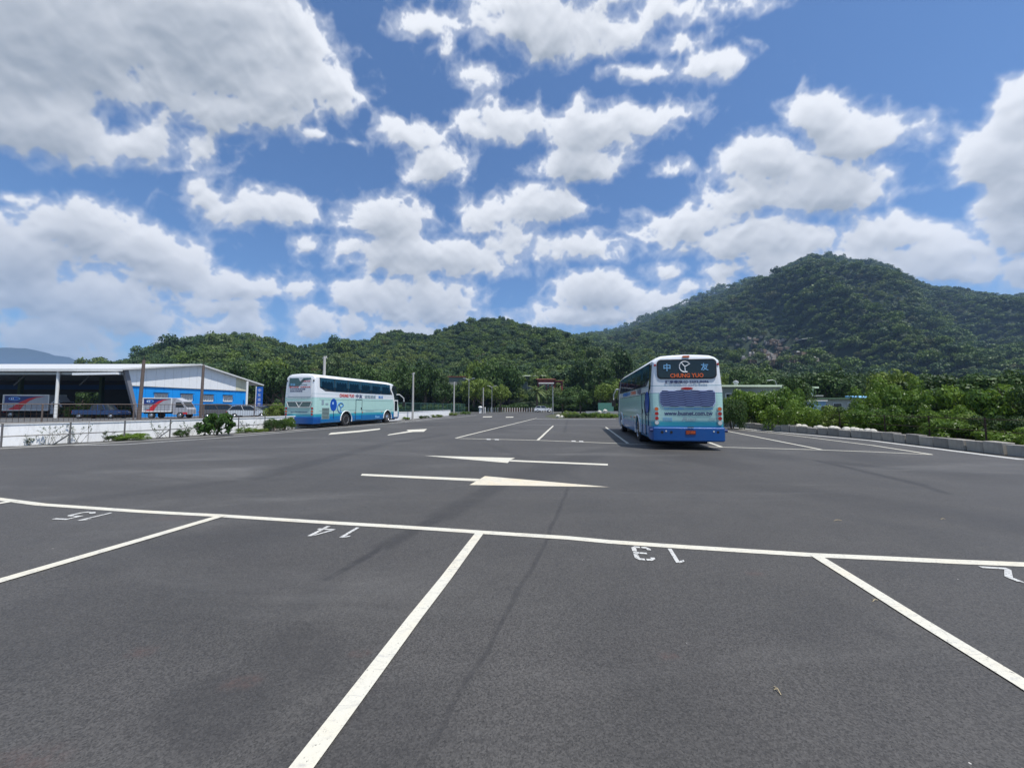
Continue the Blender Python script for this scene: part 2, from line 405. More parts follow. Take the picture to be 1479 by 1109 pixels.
def asphalt_mat(name, base, stains=True, grain=1.0):
    m = bpy.data.materials.new(name); m.use_nodes = True; nt = m.node_tree; N = NT(nt); b = nt.nodes['Principled BSDF']
    pos = N.n('ShaderNodeNewGeometry').outputs['Position']
    p = N.v('MULTIPLY', pos, (1, 1, 0))
    big = N.noise(p, .22, 5, .55, 1.0); mid = N.noise(p, 1.3, 5, .6, .6); fine = N.noise(p, 14, 4, .65)
    streak = N.noise(N.v('MULTIPLY', p, (.25, 1.1, 1)), .9, 4, .6, .8)
    f = N.m('MULTIPLY_ADD', big, .62, .70)
    f = N.m('MULTIPLY', f, N.m('MULTIPLY_ADD', mid, .36, .82))
    f = N.m('MULTIPLY', f, N.m('MULTIPLY_ADD', fine, .26, .87))
    f = N.m('MULTIPLY', f, N.m('MULTIPLY_ADD', streak, .30, .85))
    # stones in the binder
    v = N.n('ShaderNodeTexVoronoi'); N.set(v, 'Vector', p); N.set(v, 'Scale', 115.0)
    cr = N.sep(v.outputs['Color'])
    f = N.m('MULTIPLY', f, N.m('MULTIPLY_ADD', N.m('SUBTRACT', cr[0], .5), .80*grain, 1.0))
    pit = N.ramp(N.noise(p, 75, 3, .6), .32, .46, .45, 1.0)
    pm = N.m('MULTIPLY_ADD', N.m('SUBTRACT', pit, 1.0), grain, 1.0)
    f = N.m('MULTIPLY', f, pm)
    col = N.v('SCALE', base, f)
    v2 = N.n('ShaderNodeTexVoronoi'); N.set(v2, 'Vector', p); N.set(v2, 'Scale', 7.0)
    r2 = N.sep(v2.outputs['Color'])
    rad = N.m('MULTIPLY', N.m('GREATER_THAN', r2[0], .93), N.m('LESS_THAN', v2.outputs['Distance'], N.m('MULTIPLY', r2[1], .045)))
    col = N.mix(rad, col, (.42, .40, .37, 1))
    if stains:
        dk = None
        def acc(x):
            nonlocal dk
            dk = x if dk is None else N.m('MAXIMUM', dk, x)
        wob = N.v('SCALE', N.v('SUBTRACT', N.noise(p, 1.2, 3, .6, out=1), (.5, .5, .5)), .12)
        pw = N.v('MULTIPLY', N.v('ADD', p, wob), (1, 1, 0))
        for (x0, y0, x1, y1, w, s, k) in STAINS:
            a = G(x0, y0); c = G(x1, y1)
            q = seg_mask(N, pw, (a.x, a.y), (c.x, c.y), w, s); acc(N.m('MULTIPLY', q, k))
        patchn = N.ramp(N.noise(p, 9, 4, .65), .25, .6, .45, 1)
        dk = N.m('MULTIPLY', dk, N.m('MULTIPLY', patchn, 1.2), clamp=True)
        col = N.mix(dk, col, (.022, .021, .021, 1))
        rs = random.Random(3)
        rd = None
        for (x, y, w) in ((350,985,.05),(205,943,.04),(965,945,.03),(520,945,.03),(30,1105,.08),(255,748,.10),(1090,828,.04)):
            g = G(x, y); q = seg_mask(N, pw, (g.x-w, g.y), (g.x+w, g.y+.01), w*.3, w*1.6)
            rd = q if rd is None else N.m('MAXIMUM', rd, q)
        col = N.mix(N.m('MULTIPLY', rd, N.ramp(N.noise(p, 22, 4, .7), .3, .7, 0, .42)), col, (.085, .048, .04, 1))
        # pale dusty film where water dried
        du = N.ramp(N.noise(N.v('MULTIPLY', p, (.10, .35, 1)), 1.0, 5, .65, 1.2), .50, .78, 0, .36)
        col = N.mix(du, col, (.17, .165, .155, 1))
    N.set(b, 'Base Color', col); N.set(b, 'Roughness', N.m('MULTIPLY_ADD', mid, .2, .56))
    try: N.set(b, 'Specular IOR Level', .5)
    except Exception: pass
    hgt = N.m('ADD', N.m('MULTIPLY', cr[1], .4), N.m('MULTIPLY', pit, 1.0)); hgt = N.m('MULTIPLY_ADD', fine, .8, hgt)
    bp = N.n('ShaderNodeBump'); N.set(bp, 'Strength', .55*grain); N.set(bp, 'Height', hgt); N.set(bp, 'Distance', .003)
    nt.links.new(bp.outputs[0], b.inputs['Normal'])
    return m
STAINS = [ # tyre and seam marks: photo px from, to, half width m, softness m, strength
 (820,705,790,780,.012,.03,.5),(790,780,735,880,.010,.025,.5),(735,880,600,1109,.008,.022,.5),
 (720,700,640,745,.10,.22,.45),(640,745,555,788,.05,.12,.55),(555,788,475,835,.02,.05,.7),
 (480,832,440,870,.06,.2,.3),(870,650,760,690,.25,.5,.4),(1000,640,1120,660,.3,.8,.35),
 (370,690,560,640,.12,.35,.42),(560,640,640,628,.15,.4,.42),(100,725,370,690,.10,.3,.25),
 (585,612,695,609,.25,.5,.75),(590,616,640,613,.4,.5,.5),(900,645,1060,672,.3,.8,.32),
 (1180,665,1330,700,.05,.15,.65),(1330,700,1365,712,.03,.10,.55),(1150,640,1400,690,.3,1.0,.28),(1210,668,1290,676,.12,.35,.5),
 (300,1010,330,1030,.12,.22,.45),(420,935,440,960,.12,.25,.35),(1150,905,1200,880,.05,.3,.2),(1260,910,1275,915,.03,.06,.3),
 (200,800,420,760,.2,.5,.25),(820,605,815,625,.05,.1,.5),(700,640,830,690,.05,.2,.25),(930,900,990,1109,.15,.5,.20),
 (1100,700,1479,760,.2,.7,.22),(60,900,300,860,.3,.6,.22),(540,1060,500,1109,.2,.3,.3)]
A_BASE = (.0545, .0515, .0480)
M_asph = asphalt_mat('asphalt', A_BASE)
M_asph2 = asphalt_mat('old_asphalt', (.10, .10, .098), False, .6)
M_soil = soil_mat()
def paint_mat(name, col, yellow=.25, worn=0.0):
    m = bpy.data.materials.new(name); m.use_nodes = True; nt = m.node_tree; N = NT(nt); b = nt.nodes['Principled BSDF']
    p = N.n('ShaderNodeNewGeometry').outputs['Position']
    n = N.noise(p, 2.2, 5, .6); c = N.mix(N.ramp(n, .4, .7, 0, yellow), (*col, 1), (.62, .50, .30, 1))
    fine = N.noise(p, 30, 5, .7)
    c = N.mix(N.ramp(fine, .50, .78, 0, .5), c, (.30, .29, .27, 1))
    sc = N.noise(N.v('MULTIPLY', p, (3, 9, 1)), 1.6, 5, .7, 1.5)
    c = N.mix(N.ramp(sc, .50, .68, 0, .6), c, (.33, .32, .30, 1))
    hole = N.ramp(N.noise(p, 48, 4, .7), .60-worn, .70-worn, 0, .85)
    c = N.mix(hole, c, (.09, .09, .088, 1))
    N.set(b, 'Base Color', c); N.set(b, 'Roughness', .6)
    bp = N.n('ShaderNodeBump'); N.set(bp, 'Strength', .4); N.set(bp, 'Height', N.noise(p, 60, 4, .7)); N.set(bp, 'Distance', .003)
    nt.links.new(bp.outputs[0], b.inputs['Normal'])
    return m
M_line = paint_mat('road_paint', (.55, .53, .45))
M_line2 = paint_mat('worn_road_paint', (.48, .48, .46), .05, .06)

sheet('ground', [(-9000, -3000), (9000, -3000), (9000, 12000), (-9000, 12000)], -.012, M_soil)
wall_px = [(-420,676),(-120,652.5),(0,645),(100,640),(180,634.5),(290,628),(400,620.6),(500,612.8),(600,604.6),(650,599.8)]
WALL = [G(*p) for p in wall_px]
right_px = [(1660,676),(1479,659),(1260,633.8),(1129,622.7),(1046,614.5),(1000,609.0)]
BLK = [G(*p) for p in right_px]
lot = [(-34, -14), (24, -14)]+[(BLK[0].x+1.5, 4)]+[(p.x+.3, p.y) for p in BLK]+[G(893,604).xy[:], G(800,604.2).xy[:], G(786,601.5).xy[:], (6, 62), (9, 78), (12, 90), (-8, 90), (-9.5, 75)]+[(p.x, p.y) for p in reversed(WALL)]+[(-34, 4)]
sheet('parking_lot', lot, 0.0, M_asph)
sheet('road', [(-90, 86), (90, 84), (90, 94.5), (-90, 96.5)], -.006, M_asph2)
sheet('yard', [(-120, 18), (-24, 15.5), (WALL[4].x-.3, WALL[4].y+.4), (WALL[6].x-.3, WALL[6].y+.4), (WALL[8].x-.4, WALL[8].y), (-14, 72), (-42, 84), (-120, 84)], -.006, M_asph2)

def stroke(name, pts, w, m=M_line, z=.004, closed=False):
    b = MB(); n = len(pts); P = [Vector((p.x, p.y, 0)) for p in pts]
    for i, p in enumerate(P):
        t = (P[min(i+1, n-1)]-P[max(i-1, 0)]).normalized(); s = Vector((-t.y, t.x, 0))*w/2
        b.v += [p+s+Vector((0, 0, z)), p-s+Vector((0, 0, z))]
    for i in range(n-1): b.f.append((2*i, 2*i+1, 2*i+3, 2*i+2))
    o = b.build(name, m); tag(o, kind='structure'); return o
def rough_line(pts, step=.6, amp=.006, seed=0):
    # resample with slight hand-laid wander
    rs = random.Random(seed); out = []
    for a, b in zip(pts[:-1], pts[1:]):
        L = (b-a).length; k = max(1, int(L/step))
        for i in range(k):
            q = a.lerp(b, i/k); out.append(q+Vector((rs.uniform(-amp, amp), rs.uniform(-amp, amp), 0)))
    out.append(pts[-1]); return out
def line(pxs, w=.12, m=None, z=.004, seed=0):
    return stroke('painted_line', rough_line([G(*p) for p in pxs], seed=seed), w, m or M_line, z)
line([(-500,664),(-160,700),(0,721),(60,728.5),(200,738.5),(313,744.5),(400,750),(560,759.8),(695,768.5),(820,777),(880,782.5),(1080,796),(1180,802),(1479,815.5),(1800,829)], .115, seed=1)
line([(320,745),(210,778),(0,839),(-500,984)], .13, z=.008, seed=2)
line([(694,769),(600,893),(437,1109),(300,1290)], .105, z=.008, seed=3)
line([(1178,802.5),(1479,990),(1650,1097)], .108, z=.008, seed=4)
line([(24,723),(-60,737),(-300,776)], .13, z=.008, seed=5)
line([(657,633),(777,635.8),(905,640.8),(1040,645.7),(1180,649.5),(1260,652.4),(1347,656.6)], .12, seed=6)
line([(659,632.6),(775,604)], .14, z=.008, seed=7)
line([(777,635.6),(799,615)], .12, z=.008, seed=8)
line([(875,617),(907,640.6)], .12, z=.008, seed=9)
line([(1003,631),(1042,645.7)], .13, z=.008, seed=10)
line([(1046,621.8),(1186,649.4)], .13, z=.008, seed=11)
line([(1046,618.2),(1130,627),(1260,643.3),(1345,656.4)], .13, z=.008, seed=12)
line([(738,613.2),(895,615)], .10, M_line2, seed=13)
line([(775,605.2),(890,605.4)], .5, M_line2, seed=14)
line([(20,644.5),(54,643.8),(120,643),(180,641.8),(300,633.5),(400,625.3),(500,616.8),(600,608.2),(660,602.6),(688,599.6)], .16, M_line2, seed=15)
line([(1046,616),(1129,624.5),(1260,636.4),(1479,664)], .30, M_line2, seed=16)
line([(706,596.6),(748,596.4)], .5, M_line2, seed=17)

def marking(polys_px, name='painted_arrow', m=M_line, z=.004):
    b = MB()
    for poly in polys_px: b.add([G(*p)+Vector((0, 0, z)) for p in poly], [tuple(range(len(poly)))])
    me = b.mesh(name, m); o = link(name, me); tag(o, kind='structure')
    for p in me.polygons:
        if p.normal.z < 0: p.flip()
    return o
marking([[(612,658),(744,661.3),(737,664.3),(733.5,668.6)],[(737.5,664.2),(878,670),(878,672.2),(735.6,666.2)]])
M_cream = paint_mat('yellowed_road_paint', (.58, .53, .42), .5)
marking([[(678,700.4),(700.5,687.6),(880,703.4)]], m=M_cream)
marking([[(523,684.2),(694,691.6),(687.5,695.0),(521,686.8)]])
marking([[(474,627.8),(478,625.0),(508,622.6),(523,621.2),(549,618.6),(549,620.2),(522,623.6)]])
marking([[(559,628.8),(562,627.2),(590,622.5),(587,620.8),(617,619.4),(612,623.4),(597,623.6)]])
marking([[(698,601.5),(711,601.3),(710,602.3),(697,602.5)]]); marking([[(731,602.0),(742,601.8),(741,602.8),(730,603.0)]])

M_num = paint_mat('stencil_paint', (.50, .50, .48), .05, .07)
GLY = { # stencilled digits on a 2 x 4 grid, gaps where the stencil bridges were
 '1': [[(.85,0),(1.25,0),(1.25,4),(.85,4)],[(.35,3.1),(.82,3.5),(.82,3.95),(.35,3.5)]],
 '2': [[(0,0),(2,0),(2,.45),(.0,.45)],[(0,.5),(.5,.5),(1.95,2.3),(1.6,2.6)],[(1.55,2.65),(2,2.4),(2,3.4),(1.55,3.4)],[(.3,3.55),(1.9,3.5),(1.5,4),(.5,4)],[(0,2.9),(.45,2.9),(.45,3.5),(.0,3.4)]],
 '3': [[(0,.55),(.4,0),(.9,0),(.9,.45),(.45,.5),(.4,.95),(0,.95)],[(1.05,0),(1.6,0),(2,.5),(2,1.6),(1.55,1.6),(1.5,.5),(1.05,.45)],[(.6,1.8),(1.9,1.75),(2,2.1),(1.9,2.25),(.6,2.2)],[(1.55,2.4),(2,2.4),(2,3.5),(1.6,4),(1.05,4),(1.05,3.55),(1.5,3.5)],[(0,3.05),(.4,3.05),(.45,3.5),(.9,3.55),(.9,4),(.4,4),(0,3.45)]],
 '4': [[(1.2,0),(1.65,0),(1.65,1.0),(1.2,1.0)],[(0,1.1),(2,1.1),(2,1.5),(0,1.5)],[(1.2,1.6),(1.65,1.6),(1.65,4),(1.2,4)],[(0,1.6),(.45,1.6),(1.1,3.3),(1.1,4)]],
 '5': [[(0,.5),(.5,0),(.95,0),(.95,.45),(.45,.9),(0,.9)],[(1.1,0),(1.6,0),(2,.5),(2,2.1),(1.6,2.45),(1.1,2.45),(1.1,2.05),(1.5,1.9),(1.5,.6),(1.1,.45)],[(0,1.9),(.9,2.05),(.9,2.5),(.45,2.45),(.45,3.4),(0,3.4)],[(0,3.5),(1.9,3.5),(1.9,4),(0,4)]]}
def number(txt, px, py, h=.37, w=.20, gap=.36, ang=None):
    c = G(px, py); b = MB()
    for i, ch in enumerate(txt):
        ox = (i-(len(txt)-1)/2)*gap
        for poly in GLY[ch]:
            b.add([(ox+(x/2-.5)*w, (y/4-.5)*h, 0) for x, y in poly], [tuple(range(len(poly)))])
    me = b.mesh('painted_number', M_num)
    for p in me.polygons:
        if p.normal.z < 0: p.flip()
    o = link('painted_number', me); o.location = (c.x, c.y, .0065); o.rotation_euler = (0, 0, PI+ang); tag(o, kind='structure')
_t = (G(1180,802)-G(313,744.5)); _ang = math.atan2(_t.y, _t.x)
number('13', 951, 801, ang=_ang, w=.20, gap=.31); number('14', 486, 768.3, ang=_ang+.05, w=.23); number('15', 124, 745.6, ang=_ang+.05, w=.25, gap=.34); number('12', 1500, 834, ang=_ang+.03, w=.22)
# worn stall numbers of the far row, seen nearly edge on
for (x, y) in ((705,634.6),(717,634.9),(828,637.2),(839,637.6)):
    marking([[(x-3,y-.9),(x+3,y-.8),(x+4,y+.7),(x-2,y+.6)]], 'painted_number', M_line2, .006)

# ------------------------------------------------------------------ left edge: wall, railing, mesh fence
def along(P, s):
    for a, b in zip(P[:-1], P[1:]):
        L = (b-a).length
        if s <= L: return a.lerp(b, s/L), (b-a).normalized()
        s -= L
    return P[-1]+(P[-1]-P[-2]).normalized()*s, (P[-1]-P[-2]).normalized()
def plen(P): return sum((b-a).length for a, b in zip(P[:-1], P[1:]))
rnd = random.Random(11)
M_wallw = mat('whitewash', (.88, .88, .87), .8, var=.03, vscale=1.5, dirt=.38, bump=.2)
w0 = WALL[0]
wall = empty('boundary_wall', w0, 0, 'long low whitewashed wall along the left edge of the parking lot', 'wall')
s = 0; L = plen(WALL); PN = 2.4
while s < L-.3:
    a, t = along(WALL, s); b, _ = along(WALL, min(L, s+PN)); d = b-a; ln = d.length
    k = MB().box((0, 0, .41), (ln-.012, .14, .82)); k.box((0, 0, .845), (ln-.012, .19, .05))
    o = k.build('panel', M_wallw, wall); o.location = (a+b)/2-w0+Vector((0, 0, rnd.uniform(-.012, .006))); o.rotation_euler = (0, 0, math.atan2(d.y, d.x))
    s += PN
# leaning paint-splashed strip of the far wall and kerb
gut = [G(*p) for p in ((-120,654.5),(0,648),(100,643),(180,638),(290,631),(400,623.4),(500,615.0),(600,606.8),(652,601.6))]
stroke('gutter', gut, .5, mat('gutter_concrete', (.23, .225, .21), .9, var=.25, dirt=.4), .009)

RP = [G(*p) for p in ((-160,657),(1,647.2),(100,641.6),(179,636.7),(245,632.6),(296,628.9),(344,625.2),(382,622.4),(412,620.4))]
rail = empty('metal_railing', RP[0], 0, 'low two-rail grey metal railing in front of the white wall', 'railing')
for i, p in enumerate(RP):
    o = MB().tube([(0, 0, 0), (0, 0, .9)], .028, 8).build('post', M_railm, rail); o.location = p-RP[0]
for z in (.90, .42):
    MB().tube([p-RP[0]+Vector((0, 0, z)) for p in RP], .024, 6).build('rail', M_railm, rail)
for i in (2, 4):
    p = RP[i]-RP[0]; MB().bar(p+Vector((-.02, 0, .40)), p+Vector((-.36, -.25, 0)), .04, .04).build('brace', M_railm, rail)

def mesh_fence(P, h, name, label, mpost, mwire, step=2.5, gap=.16, z0=0.0, r=.03):
    root = empty(name, P[0], 0, label, 'fence'); L = plen(P); s = 0
    while s <= L:
        p, t = along(P, s)
        o = MB().tube([(0, 0, 0), (0, 0, h+z0)], r, 6).build('post', mpost, root); o.location = p-P[0]; s += step
    for z in (h+z0, h*.52+z0): MB().tube([p-P[0]+Vector((0, 0, z)) for p in P], r*.7, 5).build('rail', mpost, root)
    b = MB(); s = 0
    while s < L:
        p, t = along(P, s); p = p-P[0]; b.bar(p+Vector((0, 0, z0)), p+Vector((0, 0, z0+h)), .008, .008); s += gap
    z = gap
    while z < h:
        for a, c in zip(P[:-1], P[1:]): b.bar(a-P[0]+Vector((0, 0, z0+z)), c-P[0]+Vector((0, 0, z0+z)), .008, .008)
        z += gap
    o = b.build('wire_mesh', mwire, root); o['kind'] = 'stuff'
    return root
F1 = [p+Vector((-1.3, .9, 0)) for p in WALL[:8]]
mesh_fence(F1, 1.62, 'chain_link_fence', 'rusty chain-link fence standing behind the white wall by the warehouse yard', M_brownpole, M_rust, 3.0, .15)
M_green = mat('green_fence_paint', (.05, .13, .11), .6, var=.15)
F2 = [p+Vector((-1.0, .6, 0)) for p in WALL[7:]]+[Vector((-9.6, 76, 0))]
mesh_fence(F2, 1.9, 'green_mesh_fence', 'dark green mesh fence beyond the front of the left coach', M_green, M_green, 2.6, .2)

# ------------------------------------------------------------------ right edge: concrete block row and old wire fence
M_blk = [mat('cast_block_%d' % i, c, .92, var=.22, vscale=4, bump=.5, bscale=25, dirt=.5) for i, c in enumerate(((.27,.255,.23),(.32,.30,.265),(.22,.21,.19),(.28,.28,.26)))]
bw = empty('concrete_block_row', BLK[-1], 0, 'row of grey cast concrete blocks edging the right side of the lot', 'barrier')
blk_me = []
for i in range(6):
    b = MB(); rs = random.Random(i); hh = .36+rs.uniform(-.02, .03)
    vs = []
    for sx, sy, sz in ((-1,-1,0),(1,-1,0),(1,1,0),(-1,1,0),(-1,-1,1),(1,-1,1),(1,1,1),(-1,1,1)):
        vs.append((sx*.285+rs.uniform(-.008,.008), sy*.17+rs.uniform(-.01,.01), sz*hh+rs.uniform(-.012,.012)*sz))
    b.add(vs, [(0,3,2,1),(4,5,6,7),(0,1,5,4),(1,2,6,5),(2,3,7,6),(3,0,4,7)])
    me = b.mesh('block', M_blk[i % 4]); bm = bmesh.new(); bm.from_mesh(me)
    bmesh.ops.bevel(bm, geom=bm.edges, offset=.014, segments=1, affect='EDGES'); bm.to_mesh(me); bm.free(); blk_me.append(me)
RB = list(reversed(BLK)); s = 0; LB = plen(RB); i = 0
while s < LB-.3:
    p, t = along(RB, s+.3); q = Vector((t.y, -t.x, 0))
    o = link('block', rnd.choice(blk_me), bw); o.location = p-RB[0]+q*(-.17+rnd.uniform(-.02, .02)) * -1
    o.rotation_euler = (0, 0, math.atan2(t.y, t.x)+rnd.uniform(-.03, .03)); o.scale = (1, 1, rnd.uniform(.95, 1.12)); s += .605
# pale spilled mortar and rubble lying on top of some blocks
M_foam = mat('pale_mortar', (.50, .48, .42), .9, var=.2, bump=.5)
for (x0, x1) in ((1138, 1168), (1180, 1235), (1238, 1262)):
    P = []
    for px in range(x0, x1, 5):
        d = .62 if px < 1200 else .5
        # follow the block row
        u = (px-1129)/(1260-1129) if px < 1260 else 0
        p = BLK[3].lerp(BLK[2], u); P.append(p+Vector((rnd.uniform(.1, .3), rnd.uniform(-.1, .1), .37)))
    b = MB()
    for p in P:
        k = rnd.uniform(.06, .16)
        b.lathe([(-.02, k*1.4), (k*.4, k*1.1), (k*.8, k*.4)], 'z', p-P[0], 7)
    o = b.build('mortar_heap', M_foam); o.location = P[0]
    tag(o, {1138: 'short crust of pale mortar on the blocks nearest the right coach', 1180: 'longest crust of pale mortar lying on top of the concrete blocks', 1238: 'small crust of pale mortar on the blocks farthest right'}[x0], 'mortar')

FR = [G(x, y)+Vector((1.5, .5, 0)) for x, y in ((1660,676),(1479,659),(1260,633.8),(1129,622.7),(1060,616))][::-1]
wf = empty('wire_fence', FR[0], 0, 'old rusty post-and-wire fence behind the concrete blocks', 'fence')
s = .8; LF = plen(FR)
while s < LF:
    p, t = along(FR, s); ln = rnd.uniform(-.05, .05)
    o = MB().bar((0, 0, 0), (ln, ln, 1.12), .05, .05).build('post', M_rust, wf); o.location = p-FR[0]; s += 2.3
for z in (1.05, .62, .2): MB().tube([p-FR[0]+Vector((0, 0, z+rnd.uniform(-.02, .02))) for p in FR], .012, 5).build('wire', M_rust, wf)
for px, py in ((1310, 632), (1425, 640)):
    p = G(px, py)+Vector((1.2, .2, 0)); o = MB().bar((0, 0, 0), (-.35, .1, .95), .04, .03).build('wooden_stake', mat('grey_wood', (.26, .24, .2), .9)); o.location = p
    tag(o, 'leaning pale wooden stake in the bushes behind the blocks, %s' % ('nearer the excavator' if px == 1310 else 'at the far right'), 'stake')

# ------------------------------------------------------------------ poles and lamps
def pole(px, top_py, Y, r, m, name, label, cat='pole', group=None, lean=0, r2=None, cap=True, top=None):
    t = at(px, top_py, Y); h = t.z; root = empty(name, (t.x, Y, 0), 0, label, cat, group)
    MB().tube([(lean*-h, 0, 0), (0, 0, h)], [r, r2 or r*.72], 12).build('shaft', m, root, smooth=True)
    return root, h
PG = 'concrete posts along the left side of the lot'
for (px, py, Y, lab) in ((469, 514.5, 29.0, 'pale concrete post rising behind the left coach'),
                         (597, 538, 42.0, 'tallest pale concrete post just beyond the front of the left coach'),
                         (656, 551.5, 60.0, 'thin pale concrete post midway along the green mesh fence'),
                         (698, 560, 74.0, 'pale concrete post beside the small gate booth')):
    r_, h = pole(px, py, Y, .13, M_polec, 'concrete_post', lab, 'post')
    MB().box((.0, 0, h-.15), (.34, .06, .06)).build('bracket', M_galv, r_)
    MB().tube([(.15, 0, h-.12), (.15, 0, h+.02)], .03, 6).build('insulator', M_clear, r_)
for (px, py, Y, lab) in ((208, 520, 29.5, 'slightly leaning brown utility pole in front of the blue warehouse wall, nearer the box truck'),
                         (294, 527.5, 35.0, 'brown utility pole at the ridge end of the blue warehouse wall')):
    r_, h = pole(px, py, Y, .14, M_brownpole, 'utility_pole', lab, 'pole', lean=.03 if px == 208 else .01)
    MB().tube([(0, 0, h), (0, 0, h+.3)], .02, 5).build('spike', M_rust, r_)
r_, h = pole(798.4, 558.7, 66.0, .10, M_galv, 'lamp_post', 'grey lamp post standing at the right of the white car', 'lamp')
MB().box((0, -.25, h-.08), (.16, .6, .10)).build('lamp_head', M_galv, r_)
for (px, py, Y, lab) in ((677.4, 547.5, 70.0, 'slender double-headed street lamp between two concrete posts'), (710.5, 558, 84.0, 'farthest street lamp with two heads near the striped guard fence')):
    r_, h = pole(px, py, Y, .07, M_galv, 'street_lamp', lab, 'lamp')
    for sgn in (-1, 1):
        MB().tube([(0, 0, h-.3), (sgn*.3, 0, h), (sgn*.75, 0, h+.12)], .035, 6).build('arm', M_galv, r_)
        MB().prism([(sgn*.6, h+.06), (sgn*1.1, h+.12), (sgn*1.1, h+.24), (sgn*.6, h+.2)], .2, Matrix.Translation((0, -.1, 0))).build('lamp_head', M_galv, r_)
t = at(1121, 549, 50); r_ = empty('street_lamp', (t.x, 50, 0), 0, 'street lamp with a curved arm above the green-roofed shed', 'lamp')
MB().tube([(0, 0, 0), (0, 0, t.z-.5), (-.1, 0, t.z-.1), (-.5, 0, t.z), (-.9, 0, t.z-.02)], .05, 7).build('curved_shaft', M_galv, r_)
MB().box((-1.05, 0, t.z-.03), (.35, .14, .08)).build('lamp_head', M_clear, r_)
t = at(517, 527.5, 125); r_ = empty('electricity_pole', (t.x, 125, 0), 0, 'far electricity pole with cross-arms on the slope above the left coach', 'pole')
MB().tube([(0, 0, 0), (0, 0, t.z)], [.2, .13], 8).build('shaft', M_galv, r_)
for dz in (1.4, 2.6): MB().box((0, 0, t.z-dz), (2.6, .12, .12)).build('cross_arm', M_galv, r_)

# ------------------------------------------------------------------ far guard fence, gate booth, bollards
M_gw = mat('fence_white', (.70, .70, .68), .7); M_gb = mat('fence_brown', (.16, .09, .06), .8)
ga, gb = at(705, 594, 96), at(796, 594, 96)
gf = empty('guard_fence', (ga.x, 96, 0), 0, 'low brown guard fence with white posts along the far road', 'fence')
n = 26
for i in range(n+1):
    o = MB().box((0, 0, .55), (.14, .14, 1.1)).build('post', M_gw, gf); o.location = ((gb.x-ga.x)*i/n, 0, 0)
for z in (.25, .55, .85): MB().box(((gb.x-ga.x)/2, .0, z), ((gb.x-ga.x), .05, .16)).build('rail', M_gb, gf)
bt = at(693.8, 585, 78); bo = empty('gate_booth', (bt.x, 78, 0), 0, 'tiny white gate post cabinet with a domed top at the lot exit', 'cabinet')
MB().box((0, 0, .55), (.5, .4, 1.1)).build('cabinet_body', M_white, bo)
MB().lathe([(1.1, .42), (1.25, .45), (1.4, .34), (1.5, .1)], 'z', (0, 0, 0), 14).build('dome', M_clear, bo, True)
for px, Y, lab in ((700.6, 80, 'short white bollard just right of the domed cabinet'), (710, 86, 'short white bollard at the foot of the farthest street lamp')):
    p = at(px, 590, Y); o = MB().tube([(0, 0, 0), (0, 0, 1.15), (0, 0, 1.25)], [.11, .11, .05], 10).build('bollard', M_white); o.location = (p.x, Y, 0); tag(o, lab, 'bollard')
# things on the planted island beyond the far stalls
gr = empty('guard_rail', (at(846, 594, 52).x, 52, 0), 0, 'grey metal guard rail left of the right coach', 'guard rail')
gl = at(893, 594, 52).x-at(846, 594, 52).x
for i in range(4): o = MB().box((0, 0, .4), (.10, .10, .8)).build('post', M_railm, gr); o.location = (gl*i/3, 0, 0)
MB().prism([(0, .48), (gl, .48), (gl, .80), (0, .80)], .05, Matrix.Translation((0, -.11, 0))).build('rail', M_galv, gr)
pn = empty('mesh_panel', (at(875, 585, 56).x, 56, 0), 0, 'green mesh screen panel standing behind the guard rail', 'screen')
MB().box((0, 0, 1.35), (2.3, .04, 1.3)).build('screen_sheet', mat('green_netting', (.07, .20, .16), .8, var=.2), pn)
for x in (-1.15, 0, 1.15): o = MB().box((0, 0, 1.0), (.07, .07, 2.0)).build('post', M_green, pn); o.location = (x, .06, 0)
rk = random.Random(4)
for i, (px, py) in enumerate(((812, 600.5), (806, 598.5), (866, 592.5), (874, 590.5))):
    p = at(px, py, 49); b = MB(); k = rk.uniform(.25, .4)
    b.lathe([(-.1, k), (k*.3, k*1.1), (k*.8, k*.7), (k, k*.2)], 'z', (0, 0, 0), 7)
    for j, v in enumerate(b.v): v.x += rk.uniform(-.06, .06); v.z += rk.uniform(-.04, .04)
    o = b.build('boulder', M_foam); o.location = (p.x, 49, max(0, p.z-.3)); tag(o, ('brownish boulder at the left tip of the planted island', 'smaller boulder beside the lamp post foot', 'white boulder among the island weeds left of the right coach', 'topmost pale boulder among the weeds by the green screen')[i], 'boulder')

# ------------------------------------------------------------------ warehouse
M_clad = mat('white_cladding', (.84, .85, .85), .55, 0, var=.04, vscale=.6, dirt=.10)
M_cladc = mat('cream_cladding', (.66, .63, .46), .6, var=.06, dirt=.15)
M_blue = mat('blue_cladding', (.008, .30, .80), .45, var=.08, vscale=.8, dirt=.08)
M_roof = mat('roof_sheet', (.55, .56, .56), .45, .15, var=.08, dirt=.15)
M_fascia = mat('fascia_white', (.66, .66, .64), .6, var=.05, dirt=.2)
M_under = mat('dark_steelwork', (.055, .055, .05), .8, var=.2)
M_gcol = mat('green_column', (.05, .09, .04), .7, var=.2)
A = at(183, 531, 48); Bp = at(357, 549, 67)
wh = empty('warehouse', (A.x, A.y, 0), 0, 'open-fronted warehouse with white gable wall and bright blue lower band', 'warehouse')
O = Vector((A.x, A.y, 0)); tg = Vector((Bp.x-A.x, Bp.y-A.y, 0)); GL = tg.length; tg.normalize(); nr = Vector((tg.y, -tg.x, 0))
WM = Matrix(((tg.x, -nr.x, 0, 0), (tg.y, -nr.y, 0, 0), (0, 0, 1, 0), (0, 0, 0, 1)))   # local x runs along the gable, -y faces the lot
EZ, RZ, FZ = 6.45, 8.05, 6.15
RX = GL*.5
